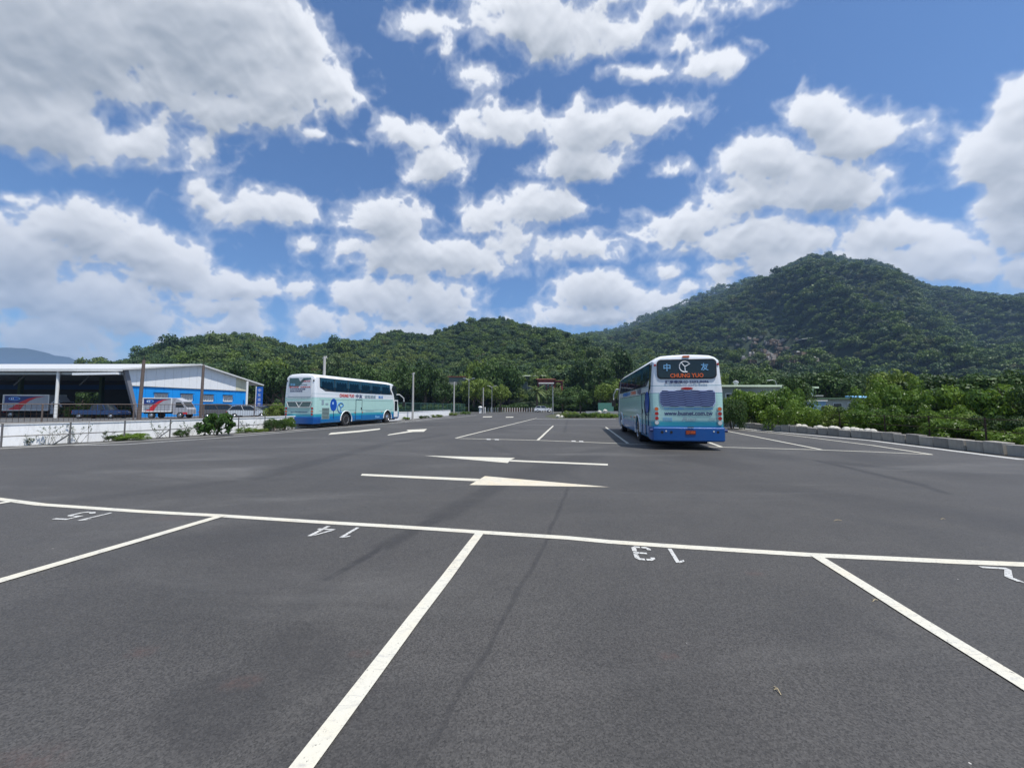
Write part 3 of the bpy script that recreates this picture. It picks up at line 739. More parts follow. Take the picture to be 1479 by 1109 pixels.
def roofz(x): return EZ+(RZ-EZ)*x/RX if x < RX else RZ+(FZ-RZ)*(x-RX)/(GL-RX)
BZ = 4.15
def leftx(z): return 1.9*(1-z/EZ)**1.0*.9
n = 16
for i in range(n):
    x0, x1 = GL*i/n, GL*(i+1)/n-.03
    # lower blue sheets
    a0, a1 = max(x0, leftx(0)), max(x1, leftx(0)+.05)
    if x1 > leftx(BZ):
        p = [(max(x0, leftx(0)) if x0 < leftx(0) else x0, 0), (max(x1, leftx(0)), 0), (x1, BZ), (max(x0, leftx(BZ)), BZ)]
        MB().prism(p, .08, WM @ Matrix.Translation((0, -.04, 0))).build('blue_sheet', M_blue, wh)
    p = [(max(x0, leftx(BZ)), BZ+.02), (x1, BZ+.02), (x1, roofz(x1)-.1)]
    if x0 < RX < x1: p.append((RX, roofz(RX)-.1))
    p.append((max(x0, leftx(6)), roofz(x0)-.1))
    MB().prism(p, .08, WM @ Matrix.Translation((0, -.075, 0))).build('white_sheet', M_cladc if i >= n-2 else M_clad, wh)
MB().prism([(leftx(BZ), BZ-.03), (GL, BZ-.03), (GL, BZ+.05), (leftx(BZ), BZ+.05)], .05, WM @ Matrix.Translation((0, -.14, 0))).build('band_trim', M_under, wh)
MB().prism([(leftx(0)-.35, 0), (leftx(0)+.02, 0), (.05, EZ-.1), (-.45, EZ-.1)], .35, WM @ Matrix.Translation((0, -.18, 0))).build('raked_end_column', mat('column_grey', (.20, .20, .22), .6), wh)
# roof: gable overhang slabs continuing left over the open bay
RL = 52.0
def roofslab(x0, z0, x1, z1, name):
    b = MB()
    fr = nr*.55
    for zoff in (0, -.14):
        for (x, z) in ((x0, z0), (x1, z1)):
            P1 = tg*x+fr+Vector((0, 0, z+zoff)); P2 = P1+Vector((-RL, 0, 0)); b.v += [P1, P2]
    b.f = [(0, 1, 3, 2), (4, 6, 7, 5), (0, 2, 6, 4), (1, 5, 7, 3), (0, 4, 5, 1), (2, 3, 7, 6)]
    return b.build(name, M_roof, wh)
roofslab(-.9, EZ+(RZ-EZ)*-.9/RX, RX, RZ, 'roof_slope'); roofslab(RX, RZ, GL+3.2, FZ-.62, 'roof_slope')
# verge trim along the gable
for (x0, z0, x1, z1) in ((-.9, EZ-.14, RX, RZ), (RX, RZ, GL+3.2, FZ-.62)):
    b = MB(); fr = nr*.60
    b.bar(tg*x0+fr+Vector((0, 0, z0-.08)), tg*x1+fr+Vector((0, 0, z1-.08)), .10, .22); b.build('verge_trim', M_fascia, wh)
ef = tg*-.9+nr*.6; MB().bar(ef+Vector((0, -.05, EZ-.36)), ef+Vector((-RL, -.05, EZ-.36)), .12, .30).build('eave_fascia', M_fascia, wh)
MB().bar(ef+Vector((-.5, .5, EZ-.75)), ef+Vector((-RL, .5, EZ-.75)), .25, .3).build('eave_beam', M_galv, wh)
MB().bar(ef+Vector((-.4, -.1, EZ-.78)), ef+Vector((-6.0, -.1, EZ-.88)), .5, .28).build('rolled_awning', M_clad, wh)
# columns
for px in (85,):
    p = at(px, 533, 47.3)-O; MB().tube([(p.x, p.y, 0), (p.x, p.y, EZ-.5)], .16, 10).build('column', M_white, wh)
p = at(357.5, 549, 65.5)-O; MB().tube([(p.x, p.y, 0), (p.x, p.y, 5.9)], .17, 10).build('column', M_white, wh)
for px in (30, 147):
    p = at(px, 560, 60)-O; MB().box((p.x, p.y, 3.1), (.45, .45, 6.2)).build('column', M_gcol, wh)
for px in (-60, -160):
    p = at(px, 560, 50)-O; MB().box((p.x, p.y, 3.0), (.35, .35, 6.0)).build('column', M_gcol, wh)
for k in range(5):      # knee braces and trusses under the roof
    x = -6-k*8.5; MB().bar((x, 0, EZ-.6), (x, 10, RZ-.5), .14, .3).build('rafter', M_under, wh)
    MB().bar((x, 0, 4.2), (x+1.6, 0, EZ-.7), .12, .12).build('brace', M_under, wh)
# back wall with an opening to the trees
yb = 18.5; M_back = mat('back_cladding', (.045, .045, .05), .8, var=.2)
o1 = at(108, 575, A.y+yb).x-O.x; o2 = at(146, 575, A.y+yb).x-O.x
def bwall(x0, x1, z0, z1, m=None, dy=0): MB().box(((x0+x1)/2, yb+dy, (z0+z1)/2), (x1-x0, .1, z1-z0)).build('back_wall_sheet', m or M_back, wh)
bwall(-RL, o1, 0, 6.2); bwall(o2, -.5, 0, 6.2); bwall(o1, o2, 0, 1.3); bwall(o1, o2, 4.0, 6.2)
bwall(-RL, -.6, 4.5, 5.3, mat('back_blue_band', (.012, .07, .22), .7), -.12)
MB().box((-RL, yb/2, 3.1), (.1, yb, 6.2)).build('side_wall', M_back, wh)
# windows of the blue wall
for px in (232, 269, 300, 328.5):
    k = (px-739.5)/FOC  # ray against the gable line
    # solve O + tg*s : X = k*Y
    s_ = (k*O.y-O.x)/(tg.x-k*tg.y)
    f = MB(); w_, h_, zc = 1.7, .95, 2.75
    for (cx, cz, dx, dz) in ((0, h_/2, w_, .08), (0, -h_/2, w_, .08), (-w_/2, 0, .08, h_), (w_/2, 0, .08, h_), (0, 0, .07, h_), (-w_/4, 0, .04, h_), (w_/4, 0, .04, h_), (0, .1, w_, .04)):
        f.box((s_+cx, -.10, zc+cz), (dx, .06, dz), WM)
    fo = f.build('window_frame', M_white, wh)
    MB().box((s_, -.06, zc), (w_-.06, .03, h_-.06), WM).build('pane', M_clear, fo)
    MB().box((s_, -.22, zc+h_/2+.16), (w_+.3, .34, .05), WM).build('awning', M_under, fo)

# sign at the right end of the warehouse
M_sblue = mat('sign_blue', (.012, .10, .42), .4, var=.04)
st = at(375.5, 558.5, 62); sg = empty('vertical_sign', (st.x, 62, 0), 0, 'tall narrow blue sign with white characters right of the warehouse', 'sign')
MB().box((0, 0, st.z-1.75), (1.0, .14, 3.5)).build('sign_board', M_sblue, sg)
MB().tube([(-.62, 0, 0), (-.62, 0, st.z+.05)], .07, 8).build('sign_post', M_white, sg)
MB().tube([(.35, 0, 0), (.35, 0, st.z-3.4)], .06, 8).build('sign_post', M_white, sg)

# ------------------------------------------------------------------ lettering
def text(txt, parent, m, loc, rot, size=None, width=None, height=None, ext=.002, name='lettering', shear=0, bold=0):
    cu = bpy.data.curves.new(name, 'FONT'); cu.body = txt; cu.align_x = 'CENTER'; cu.align_y = 'CENTER'; cu.size = 1; cu.extrude = ext; cu.shear = shear; cu.offset = bold
    cu.resolution_u = 2
    o = bpy.data.objects.new(name, cu); COL.objects.link(o); bpy.context.view_layer.update()
    dg = bpy.context.evaluated_depsgraph_get(); me = bpy.data.meshes.new_from_object(o.evaluated_get(dg)); bpy.data.objects.remove(o); bpy.data.curves.remove(cu)
    if len(me.vertices) == 0: return None
    co = np.empty(len(me.vertices)*3, np.float32); me.vertices.foreach_get('co', co); co = co.reshape(-1, 3)
    w = co[:, 0].max()-co[:, 0].min(); h = co[:, 1].max()-co[:, 1].min()
    sx = sy = size or 1.0
    if width: sx = width/w
    if height: sy = height/h
    elif width: sy = sx
    if height and not width: sx = sy
    c = np.array([(co[:, 0].max()+co[:, 0].min())/2, (co[:, 1].max()+co[:, 1].min())/2, 0])
    co = (co-c)*np.array([sx, sy, 1]); me.vertices.foreach_set('co', co.astype(np.float32).ravel()); me.update()
    me.materials.clear(); me.materials.append(m); me.name = name
    r = link(name, me, parent); r.location = loc; r.rotation_euler = rot; return r
REAR = (PI/2, 0, 0)                 # readable from behind (camera looks along +y)
M_txt_w = mat('white_print', (.7, .72, .74), .5); M_txt_navy = mat('navy_print', (.02, .03, .12), .5); M_txt_red = mat('red_print', (.55, .03, .02), .5)
M_txt_or = mat('orange_print', (.75, .13, .02), .5); M_txt_bl = mat('blue_print', (.03, .20, .55), .5); M_txt_gr = mat('grey_print', (.25, .33, .38), .5); M_txt_lb = mat('light_blue_print', (.20, .45, .72), .5)
for i, ch in enumerate('中友遊覽'):
    text(ch, sg, M_txt_w, (0, -.075, st.z-.6-i*.78), REAR, width=.5)

# ------------------------------------------------------------------ vehicles
def wheel(parent, x, y, r=.5, w=.28, rimcol=None, side=1, dual=False):
    # side: +1 right side, -1 left side
    xo = x
    t = MB().lathe([(-w/2, r*.62), (-w/2, r*.93), (-w*.38, r), (w*.38, r), (w/2, r*.93), (w/2, r*.62)], 'x', (0, 0, 0), 28).build('wheel', M_black, parent, True)
    t.location = (xo-side*w/2, y, r)
    k = MB()
    if dual: pr = [(-.02, r*.64), (.02, r*.64), (.02, r*.58), (-.10, r*.50), (-.12, r*.26), (-.03, r*.22), (-.02, r*.05)]
    else: pr = [(-.02, r*.64), (.02, r*.64), (.02, r*.58), (-.04, r*.52), (.03, r*.38), (.06, r*.2), (.07, r*.05)]
    k.lathe([(side*(a), b) for a, b in pr], 'x', (side*w/2, 0, 0), 24)
    k.build('rim', rimcol or M_chrome, t, True)
    nb = MB()
    for i in range(8):
        q = 2*PI*i/8; nb.disc((side*(w/2-.01 if dual else w/2+.03)-(0 if side > 0 else .03), math.cos(q)*r*.32, math.sin(q)*r*.32), .022, 'x', 6, .03)
    nb.build('wheel_nuts', M_galv, t)
    return t
def coach_paint(name, white_z=2.0, teal_z=.97, blue_z=.82):
    m = bpy.data.materials.new(name); m.use_nodes = True; nt = m.node_tree; N = NT(nt); b = nt.nodes['Principled BSDF']
    p = N.n('ShaderNodeTexCoord').outputs['Object']; x, y, z = N.sep(p)[:3]
    c = N.mix(N.m('GREATER_THAN', z, white_z), (.42, .64, .59, 1), (.70, .73, .76, 1))
    pin = N.m('LESS_THAN', N.m('ABSOLUTE', N.m('SUBTRACT', z, white_z)), .012); c = N.mix(pin, c, (.12, .30, .36, 1))
    pin = N.m('LESS_THAN', N.m('ABSOLUTE', N.m('SUBTRACT', z, white_z+.27)), .010); c = N.mix(pin, c, (.12, .30, .36, 1))
    # fine pinstripes over the mint field
    fr = N.m('FRACT', N.m('MULTIPLY', z, 9.0)); st_ = N.m('MULTIPLY', N.m('LESS_THAN', fr, .10), N.m('LESS_THAN', z, white_z))
    c = N.mix(N.m('MULTIPLY', st_, .35), c, (.20, .42, .42, 1))
    c = N.mix(N.ramp(z, teal_z+.10, teal_z-.02), c, (.03, .33, .42, 1)); c = N.mix(N.ramp(z, blue_z+.05, blue_z-.04), c, (.002, .165, .42, 1))
    roofc = N.m('GREATER_THAN', z, white_z+1.20); c = N.mix(roofc, c, (.74, .76, .78, 1))
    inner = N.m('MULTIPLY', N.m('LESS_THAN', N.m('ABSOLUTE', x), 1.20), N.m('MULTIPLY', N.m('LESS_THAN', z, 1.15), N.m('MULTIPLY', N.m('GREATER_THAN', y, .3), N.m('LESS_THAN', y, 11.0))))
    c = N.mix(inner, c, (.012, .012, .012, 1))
    d = N.ramp(N.noise(N.v('MULTIPLY', p, (3, 3, 1)), 1.2, 6, .65), .45, .8, 0, .18); lowd = N.ramp(z, 1.2, .4, 0, 1); d = N.m('MULTIPLY', d, N.m('MULTIPLY_ADD', lowd, .9, .4))
    c = N.mix(d, c, (.16, .15, .13, 1))
    N.set(b, 'Base Color', c); N.set(b, 'Roughness', .24)
    try: N.set(b, 'Coat Weight', .3); N.set(b, 'Coat Roughness', .05)
    except Exception: pass
    bp = N.n('ShaderNodeBump'); N.set(bp, 'Strength', .12); N.set(bp, 'Height', N.noise(p, 1.6, 2, .5)); N.set(bp, 'Distance', .05)
    nt.links.new(bp.outputs[0], b.inputs['Normal'])
    return m
CW = 1.25
def prof(H):
    return [(1.12, .30), (1.21, .36), (CW, .55), (CW, 1.2), (CW, 2.05), (CW-.085, H-.22), (CW-.13, H-.17), (CW-.22, H-.09), (CW-.40, H-.025), (CW-.75, H), (0, H+.02)]
def sidex(z, H):
    P = prof(H)
    for (x0, z0), (x1, z1) in zip(P[2:], P[3:]):
        if z0 <= z <= z1: return x0+(x1-x0)*(z-z0)/(z1-z0)
    return CW
def coach_body(H, L, wheels, m):
    P = prof(H); ring0 = [(x, z) for x, z in P]+[(-x, z) for x, z in reversed(P[:-1])]
    st = [(0, .16, .14, .14), (.03, .06, .06, .05), (.10, .015, .02, .02), (.22, 0, 0, 0), (L*.3, 0, 0, 0), (L*.6, 0, 0, 0), (L-2.2, 0, 0, 0), (L-1.2, .0, .03, 0), (L-.5, .03, .08, 0), (L-.18, .12, .16, .02), (L, .32, .3, .06)]
    b = MB(); n = len(ring0); zc = 1.7
    for (y, ix, it, ib) in st:
        for (x, z) in ring0:
            xx = x*(CW-ix)/CW; zz = z
            if z > zc: zz = z-it*(z-zc)/(H-zc)
            else: zz = z+ib*(zc-z)/(zc-.3)
            yy = y
            if y > L-2.3: yy = y-max(0, (zz-1.25))*.42*((y-(L-2.3))/2.3)
            if y < .2: yy = y+.05*max(0, zz-2.2)/1.2
            b.v.append(Vector((xx, yy, zz)))
    for i in range(len(st)-1):
        for k in range(n):
            k2 = (k+1) % n; b.f.append((i*n+k, i*n+k2, (i+1)*n+k2, (i+1)*n+k))
    b.f.append(tuple(range(n))[::-1]); b.f.append(tuple((len(st)-1)*n+k for k in range(n)))
    me = b.mesh('body', m)
    o = link('body', me)
    for wy in wheels:
        cme = MB().lathe([(-.5, .62), (.5, .62)], 'x', (0, 0, 0), 28).mesh('cut')
        for sx in (-1, 1):
            c = link('cut', cme); c.location = (sx*1.22, wy, .50); bpy.context.view_layer.update()
            md = o.modifiers.new('b', 'BOOLEAN'); md.object = c; md.operation = 'DIFFERENCE'; md.solver = 'EXACT'
            dg = bpy.context.evaluated_depsgraph_get(); nm = bpy.data.meshes.new_from_object(o.evaluated_get(dg)); o.modifiers.clear(); o.data = nm; bpy.data.objects.remove(c)
    nm = o.data; nm.name = 'body'; nm.materials.clear(); nm.materials.append(m)
    for p in nm.polygons: p.use_smooth = True; p.material_index = 0
    nm.set_sharp_from_angle(angle=R(28))
    return o
def side_panel(name, pts, H, s, m, parent, off=.006, th=.01):
    # polygon of (y, z) on the side s (+1 right, -1 left) following the tumblehome
    zs = sorted(set([p[1] for p in pts]))
    b = MB(); n = len(pts)
    for k in (off+th, off-.01):
        for (y, z) in pts: b.v.append(Vector((s*(sidex(z, H)+k), y, z)))
    b.f = [tuple(range(n)), tuple(range(2*n-1, n-1, -1))]+[((i+1) % n, i, i+n, (i+1) % n+n) for i in range(n)]
    return b.build(name, m, parent)
def rrect(x0, x1, z0, z1, r, k=5, bow=0):
    P = []
    for cx, cz, a0 in ((x1-r, z1-r, 0), (x0+r, z1-r, 90), (x0+r, z0+r, 180), (x1-r, z0+r, 270)):
        for i in range(k+1):
            a = R(a0+90*i/k); x = cx+r*math.cos(a); z = cz+r*math.sin(a); P.append((x, z+bow*(1-(x/max(abs(x0), abs(x1)))**2)*(1 if cz > (z0+z1)/2 else -1)))
    return P
def logo(parent, m, cx, cz, r, plane='rear', H=3.4, th=.018, s=1, y=0.0):
    b = MB()
    def P(u, v, d=0): return Vector((cx+u, -.012+y, cz+v)) if plane == 'rear' else Vector((s*(sidex(cz+v, H)+.014), cx+(-u if s < 0 else u), cz+v))
    arc = [P(r*math.cos(R(a)), r*math.sin(R(a))) for a in range(48, 290, 12)]
    b.tube(arc, th, 5)
    b.tube([P(r*math.cos(R(130)), r*math.sin(R(130))), P(0, 0), P(r*.05, -r)], th, 5)
    b.tube([P(r*math.cos(R(48)), r*math.sin(R(48))), P(r*.95, r*.55), P(0, 0)], th, 5)
    b.tube([P(r*.0, -r), P(r*.45, -r*.98)], th, 5)
    return b.build('logo', m, parent)
def seats_glow(): pass
M_coach = coach_paint('coach_paint_mint'); M_coach2 = coach_paint('coach_paint_mint_left', 2.12, .95, .80)
M_cur = mat('curtain_blue', (.36, .66, .80), .9, var=.1); M_cabshade = mat('cabin_shade', (.03, .035, .04), .9); M_seam = mat('panel_seam', (.03, .06, .09), .6)
M_bal = mat('balloon_blue', (.01, .08, .40), .25, var=.1); M_balh = mat('balloon_light', (.35, .55, .80), .4)
M_navy = mat('navy_louvre', (.010, .014, .10), .4); M_lav = mat('lavender_louvre', (.50, .56, .76), .4); M_grille = mat('grille_dark', (.05, .07, .075), .6)
def mirror_arm(root, s, H, L):
    a = Vector((s*1.12, L-1.05, 2.62)); c = Vector((s*1.45, L+.15, 2.28)); b = MB()
    b.tube([a, a+Vector((s*.2, .6, .02)), c, c+Vector((0, .05, -.35))], .045, 6)
    o = b.build('mirror_arm', M_white, root)
    MB().box(c+Vector((0, .05, -.55)), (.26, .16, .45)).build('mirror', M_black, o)
def side_details(root, H, L, s, wheels, y0w, zb):
    # dark strip on the solid shell, its colour standing in for cabin shade; curtains, panes
    yA, yB = y0w, L-2.0
    zt = H-.24
    nwin = 6; w = (yB-yA)/nwin
    side_panel('window_band', [(yA, zb+.25), (yA+.55, zb), (yB+.5, zb), (yB+.1, zb+.35), (yB-.25, zt-.12), (yB-.6, zt), (yA, zt)], H, s, M_cabshade, root, .001, .006)
    for i in range(nwin):
        a, c = yA+i*w+.04, yA+(i+1)*w-.04
        pane = side_panel('window', [(a, zb+.05 if i else zb+.27), (c, zb+.05), (c, zt-.04), (a, zt-.04)], H, s, M_glassv, root, .034, .006)
        cu = MB(); k = 5
        for j in range(k):
            u0 = a+(c-a)*j/k; u1 = a+(c-a)*(j+1)/k; um = (u0+u1)/2
            for (p0, p1, p2) in (((u0, zt-.05), (u1, zt-.05), (um, zt-.34)), ((u0, zt-.20), (u0, zt-.05), (um, zt-.34)), ((u1, zt-.05), (u1, zt-.20), (um, zt-.34))):
                cu.add([(s*(sidex(z, H)+.022), y, z) for y, z in (p0, p1, p2)], [(0, 1, 2)])
        for (u0, u1) in ((a, a+.16), (c-.14, c)):
            cu.add([(s*(sidex(z, H)+.020), y, z) for y, z in ((u0, zb+.3), (u1, zb+.3), (u1, zt-.05), (u0, zt-.05))], [(0, 1, 2, 3)])
        cu.build('curtain', M_cur, pane)
        se = MB()
        for u in (.25, .65): se.add([(s*(sidex(z, H)+.016), y, z) for y, z in ((a+(c-a)*u, zb+.06), (a+(c-a)*(u+.18), zb+.06), (a+(c-a)*(u+.16), zb+.42), (a+(c-a)*(u+.02), zb+.42))], [(0, 1, 2, 3)])
        se.build('seat_back', M_grille, pane)
    # swept quarter glass and cab windows at the front
    side_panel('quarter_window', [(L-1.72, zt-.42), (L-1.35, zb), (L-1.05, 1.15), (L-.72, 1.12), (L-.60, 2.1), (L-.92, zt-.10), (L-1.5, zt-.04)], H, s, M_glass, root, .012, .008)
    side_panel('swept_trim', [(yB-.2, zt), (yB, zt), (L-1.5, zb), (L-1.12, 1.2), (L-1.22, 1.15), (L-1.62, zb)], H, s, M_white, root, .014, .008)
    for z in (1.98, 1.2): side_panel('seam', [(.4, z), (L-1.6, z), (L-1.6, z+.012), (.4, z+.012)], H, s, M_seam, root, .002, .003)
    for y in (wheels[0]+1.0, wheels[1]-1.0, wheels[0]+2.0):
        side_panel('marker_lamp', [(y, .98), (y+.07, .98), (y+.07, 1.06), (y, 1.06)], H, s, M_orange, root, .004, .02)
    for wy in wheels:
        b = MB(); pts = [(wy+.66*math.cos(R(a)), .5+.66*math.sin(R(a))) for a in range(-14, 195, 11)]
        b.tube([(s*(CW+.012), y, z) for y, z in pts], .035, 6); b.build('wheel_arch', M_white, root, True)

def make_coach(name, label, H, L, wheels, paint):
    root = empty(name, (0, 0, 0), 0, label, 'coach')
    body = coach_body(H, L, wheels, paint); body.parent = root
    for s in (-1, 1):
        wheel(root, s*1.24, wheels[0], .5, .5, side=s, dual=True); wheel(root, s*1.24, wheels[1], .5, .3, side=s)
    MB().box((0, L/2, .40), (2.0, L-1.4, .36)).build('chassis', M_dark, root)
    MB().box((0, 1.0, .30), (1.5, 1.3, .22)).build('engine_sump', M_dark, root)
    MB().tube([(-1.0, L/2+3, .5), (1.0, L/2+3, .5)], .09, 8).build('axle', M_dark, root)
    # windscreen on the raked nose
    b = MB(); b.add([(-.9, L+.012-(1.35-1.25)*.42, 1.35), (.9, L+.012-(1.35-1.25)*.42, 1.35), (.82, L-.70, 2.9), (-.82, L-.70, 2.9)], [(0, 1, 2, 3)])
    b.build('windscreen', M_glass, root)
    for s in (-1, 1):
        mirror_arm(root, s, H, L)
        MB().disc((s*.75, L-.02, .75), .13, 'y', 14, .05).build('headlight', M_clear, root)
    return root

# --- the coach on the right, seen from behind
HR, LR, WR = 3.38, 11.8, (3.15, 9.3)
c1 = make_coach('coach', 'mint and blue coach on the right with its rear and dark window facing us', HR, LR, WR, M_coach)
pv = at(994.5, 600, 13.12); c1.location = (pv.x-.03, 13.12, 0); c1.rotation_euler = (0, 0, -R(10.0)); c1.scale = (.968, 1, 1)
def rear_plate(poly, name, m, parent, y=-.012, d=.02): return MB().prism(poly, d, Matrix.Translation((0, y, 0))).build(name, m, parent)
def rear_lamps(root, zs, cols, x=1.04, r=.065):
    for s in (-1, 1):
        for z, m_ in zip(zs, cols):
            l = MB().disc((s*x, -.03, z), r, 'y', 16, .05).build('tail_lamp', m_, root)
            MB().disc((s*x, -.02, z), r+.02, 'y', 16, .03).build('bezel', M_chrome, l)
rw = rear_plate(rrect(-1.03, 1.03, 2.52, 3.20, .14, 5, .04), 'rear_window', M_black, c1, .0, .06)
rear_plate(rrect(-.99, .99, 2.56, 3.16, .12, 5, .04), 'pane', M_glass, rw, -.006, .02)
text('中', rw, M_txt_lb, (-.68, -.016, 2.93), REAR, width=.24, bold=.01); text('友', rw, M_txt_lb, (.62, -.016, 2.93), REAR, width=.26, bold=.01)
logo(rw, M_txt_w, -.06, 2.94, .19, 'rear')
text('CHUNG YUO', rw, M_txt_or, (.0, -.016, 2.63), REAR, width=1.15, height=.15, bold=.02)
text('訂車專線:02-2293-8686', c1, M_txt_navy, (0, .004, 2.405), REAR, width=1.50, height=.11, bold=.02)
rear_plate([(.21*math.cos(R(a)), 2.165+.045*math.sin(R(a))) for a in range(0, 360, 20)], 'brake_light', M_red, c1, -.015, .03)
rear_plate(rrect(-.12, .12, 3.28, 3.34, .02), 'roof_lamp', M_orange, c1, -.0, .12)
lv = rear_plate([(-.86, 2.10), (.90, 2.10), (.96, 2.02), (.96, 1.66), (.88, 1.52), (-.86, 1.52), (-.96, 1.66), (-.96, 2.02)], 'engine_grille', M_lav, c1, -.006, .012)
for i in range(9):
    z0 = 2.068-i*.064; b = MB(); pts = []
    e = .88 if i < 1 else (.94 if i < 7 else .94-.04*(i-6))
    for k in range(41):
        x = -e+2*e*k/40; ph = (x+.94)/1.88*3.5*2*PI-i*.12
        pts.append((x, z0+.015*max(-1, min(1, 2.2*math.sin(ph)))))
    for (x0, za), (x1, zb_) in zip(pts[:-1], pts[1:]):
        b.add([(x0, -.022, za-.017), (x1, -.022, zb_-.017), (x1, -.022, zb_+.017), (x0, -.022, za+.017), (x0, 0, za+.017), (x1, 0, zb_+.017), (x0, 0, za-.017), (x1, 0, zb_-.017)], [(0, 1, 2, 3), (3, 2, 5, 4), (0, 6, 7, 1)])
    b.build('louvre', M_navy, lv)
text('TOUR BUS UNIVERSAL COACH SERVICE 02-22937655', c1, M_txt_bl, (.02, -.006, 1.445), REAR, width=1.68, height=.06, bold=.01)
text('www.busnet.com.tw', c1, M_txt_navy, (.02, -.006, 1.29), REAR, width=1.66, height=.15, bold=.03)
text('Fuso', c1, M_txt_gr, (.04, -.006, 1.09), REAR, width=.50, height=.15, shear=.4, bold=.02)
text('遊覽客運\n中友通運', c1, M_txt_lb, (-.70, -.006, 1.08), REAR, width=.32, height=.13); text('五州名', c1, M_txt_gr, (.82, -.006, 1.10), REAR, width=.22, height=.07)
rear_lamps(c1, (1.44, 1.275, 1.11, .955), (M_orange, M_red, M_red, M_clear), 1.08, .062)
for s in (-1, 1): MB().disc((s*1.09, .03, 3.02), .04, 'y', 12, .05).build('top_lamp', M_red, c1)
bumper_m = mat('bumper_blue', (.002, .065, .25), .38, var=.06, dirt=.1)
def bumper(root, H):
    b = MB(); P = []
    for (y, w_) in ((.55, 1.262), (.06, 1.262), (-.05, 1.20), (-.085, 1.05)): P.append((w_, y))
    ring = P+[(-x, y) for x, y in reversed(P)]
    n = len(ring)
    for (z, k) in ((.30, .96), (.34, 1.0), (.60, 1.005), (.76, 1.0), (.79, .985)):
        for x, y in ring: b.v.append(Vector((x*k, y if y > .3 else y*(1 if k > .99 else .5), z)))
    for i in range(4):
        for k in range(n-1): b.f.append((i*n+k, i*n+k+1, (i+1)*n+k+1, (i+1)*n+k))
    b.f.append(tuple(range(n))[::-1]); b.f.append(tuple(4*n+k for k in range(n)))
    o = b.build('rear_bumper', bumper_m, root, True)
    return o
bb = bumper(c1, HR)
for x in (-.92, -.60): MB().disc((x, -.092, .62), .05, 'y', 12, .03).build('exhaust_hole', M_dark, bb)
MB().disc((.98, -.088, .64), .045, 'y', 12, .03).build('exhaust_hole', M_dark, bb)
for x in (-.78, .84): MB().disc((x, -.096, .66), .028, 'y', 10, .03).build('reflector', M_clear, bb)
pl = MB().box((.06, -.092, .62), (.34, .02, .15)).build('licence_plate', mat('plate_dark_red', (.10, .015, .012), .5), bb)
text('257-WW', pl, M_txt_or, (.06, -.105, .62), REAR, width=.30, height=.10, bold=.01)
MB().box((.06, -.095, .80), (.2, .03, .03)).build('handle', M_grille, bb)
for s in (-1, 1):
    o = MB().lathe([(-.05, .05), (.05, .06)], 'x', (s*1.27, .02, .68), 10).build('side_marker', M_txt_navy, bb)
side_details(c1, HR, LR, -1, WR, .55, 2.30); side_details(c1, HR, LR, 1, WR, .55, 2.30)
side_panel('corner_window', [(.22, 2.2), (.48, 2.0), (.5, HR-.32), (.20, HR-.32)], HR, -1, M_glass, c1, .008, .01)
# left flank: emergency door, balloon, lettering
def door_outline(root, H, s, y0, y1, z0, z1):
    d = side_panel('side_door', [(y0, z0), (y1, z0), (y1, z1), (y0, z1)], H, s, paint_for[root.name], root, .002, .006)
    b = MB()
    for (a, c) in (((y0, z0), (y0, z1)), ((y1, z0), (y1, z1)), ((y0, z1), (y1, z1)), ((y0, z0), (y1, z0))):
        b.bar((s*(CW+.012), a[0], a[1]), (s*(CW+.012), c[0], c[1]), .03, .03)
    b.build('door_seal', M_seam, d); side_panel('handle', [(y1-.14, 1.25), (y1-.06, 1.25), (y1-.06, 1.42), (y1-.14, 1.42)], H, s, M_black, d, .012, .02)
paint_for = {c1.name: M_coach}
door_outline(c1, HR, -1, 1.15, 1.95, .45, 2.05)
MB().disc((-(CW+.03), .62, 1.68), .30, 'x', 24, .03, .40).build('balloon_print', M_bal, c1)
MB().bar((-(CW+.012), .62, .8), (-(CW+.012), .62, 1.3), .04, .012).build('balloon_string', M_txt_navy, c1)
logo(c1, M_txt_navy, 1.05, 1.50, .30, 'side', HR, .02, -1)
SIDE_L = (PI/2, 0, -PI/2); SIDE_R = (PI/2, 0, PI/2)
text('中友', c1, M_txt_navy, (-(CW+.014), 2.6, 2.16), SIDE_L, width=1.0, height=.26, bold=.01)
text('CHUNG', c1, M_txt_or, (-(CW+.014), 4.3, 2.16), SIDE_L, width=1.5, height=.16, bold=.02)
text('遊覽通運公司', c1, M_txt_bl, (-(CW+.014), 6.9, 2.16), SIDE_L, width=2.8, height=.2, bold=.02)

# --- the coach on the left
M_glt = glassy('teal_glass', (.05, .11, .12), .12)
HL, LL, WL = 3.76, 11.6, (3.3, 9.15)
c2 = make_coach('coach', 'mint and blue coach on the left, beside the white wall, showing its windowed flank', HL, LL, WL, M_coach2)
c2.location = (-14.62, 25.45, 0); c2.rotation_euler = (0, 0, -R(12.2)); paint_for[c2.name] = M_coach2
rp = rear_plate(rrect(-.92, .92, 2.20, 3.52, .10, 4, .02), 'rear_poster', mat('poster_white', (.58, .62, .66), .4), c2, -.006, .03); rp.location = (0, 0, 0)
rear_plate([(-.88, 2.90), (-.05, 2.90), (.25, 3.18), (.42, 3.34), (.18, 3.34), (.02, 3.22), (-.12, 3.46), (-.84, 3.46)], 'rear_window', M_glt, rp, -.014, .012)
rear_plate([(.08, 3.26), (.30, 3.46), (.88, 3.46), (.88, 3.37)], 'rear_window', M_glt, rp, -.014, .012)
text('中友', rp, M_txt_lb, (-.55, -.018, 3.02), REAR, width=.40, height=.16, bold=.02)
text('CHUNG YUO', rp, M_txt_red, (.45, -.012, 3.24), REAR, width=.75, height=.10, bold=.02)
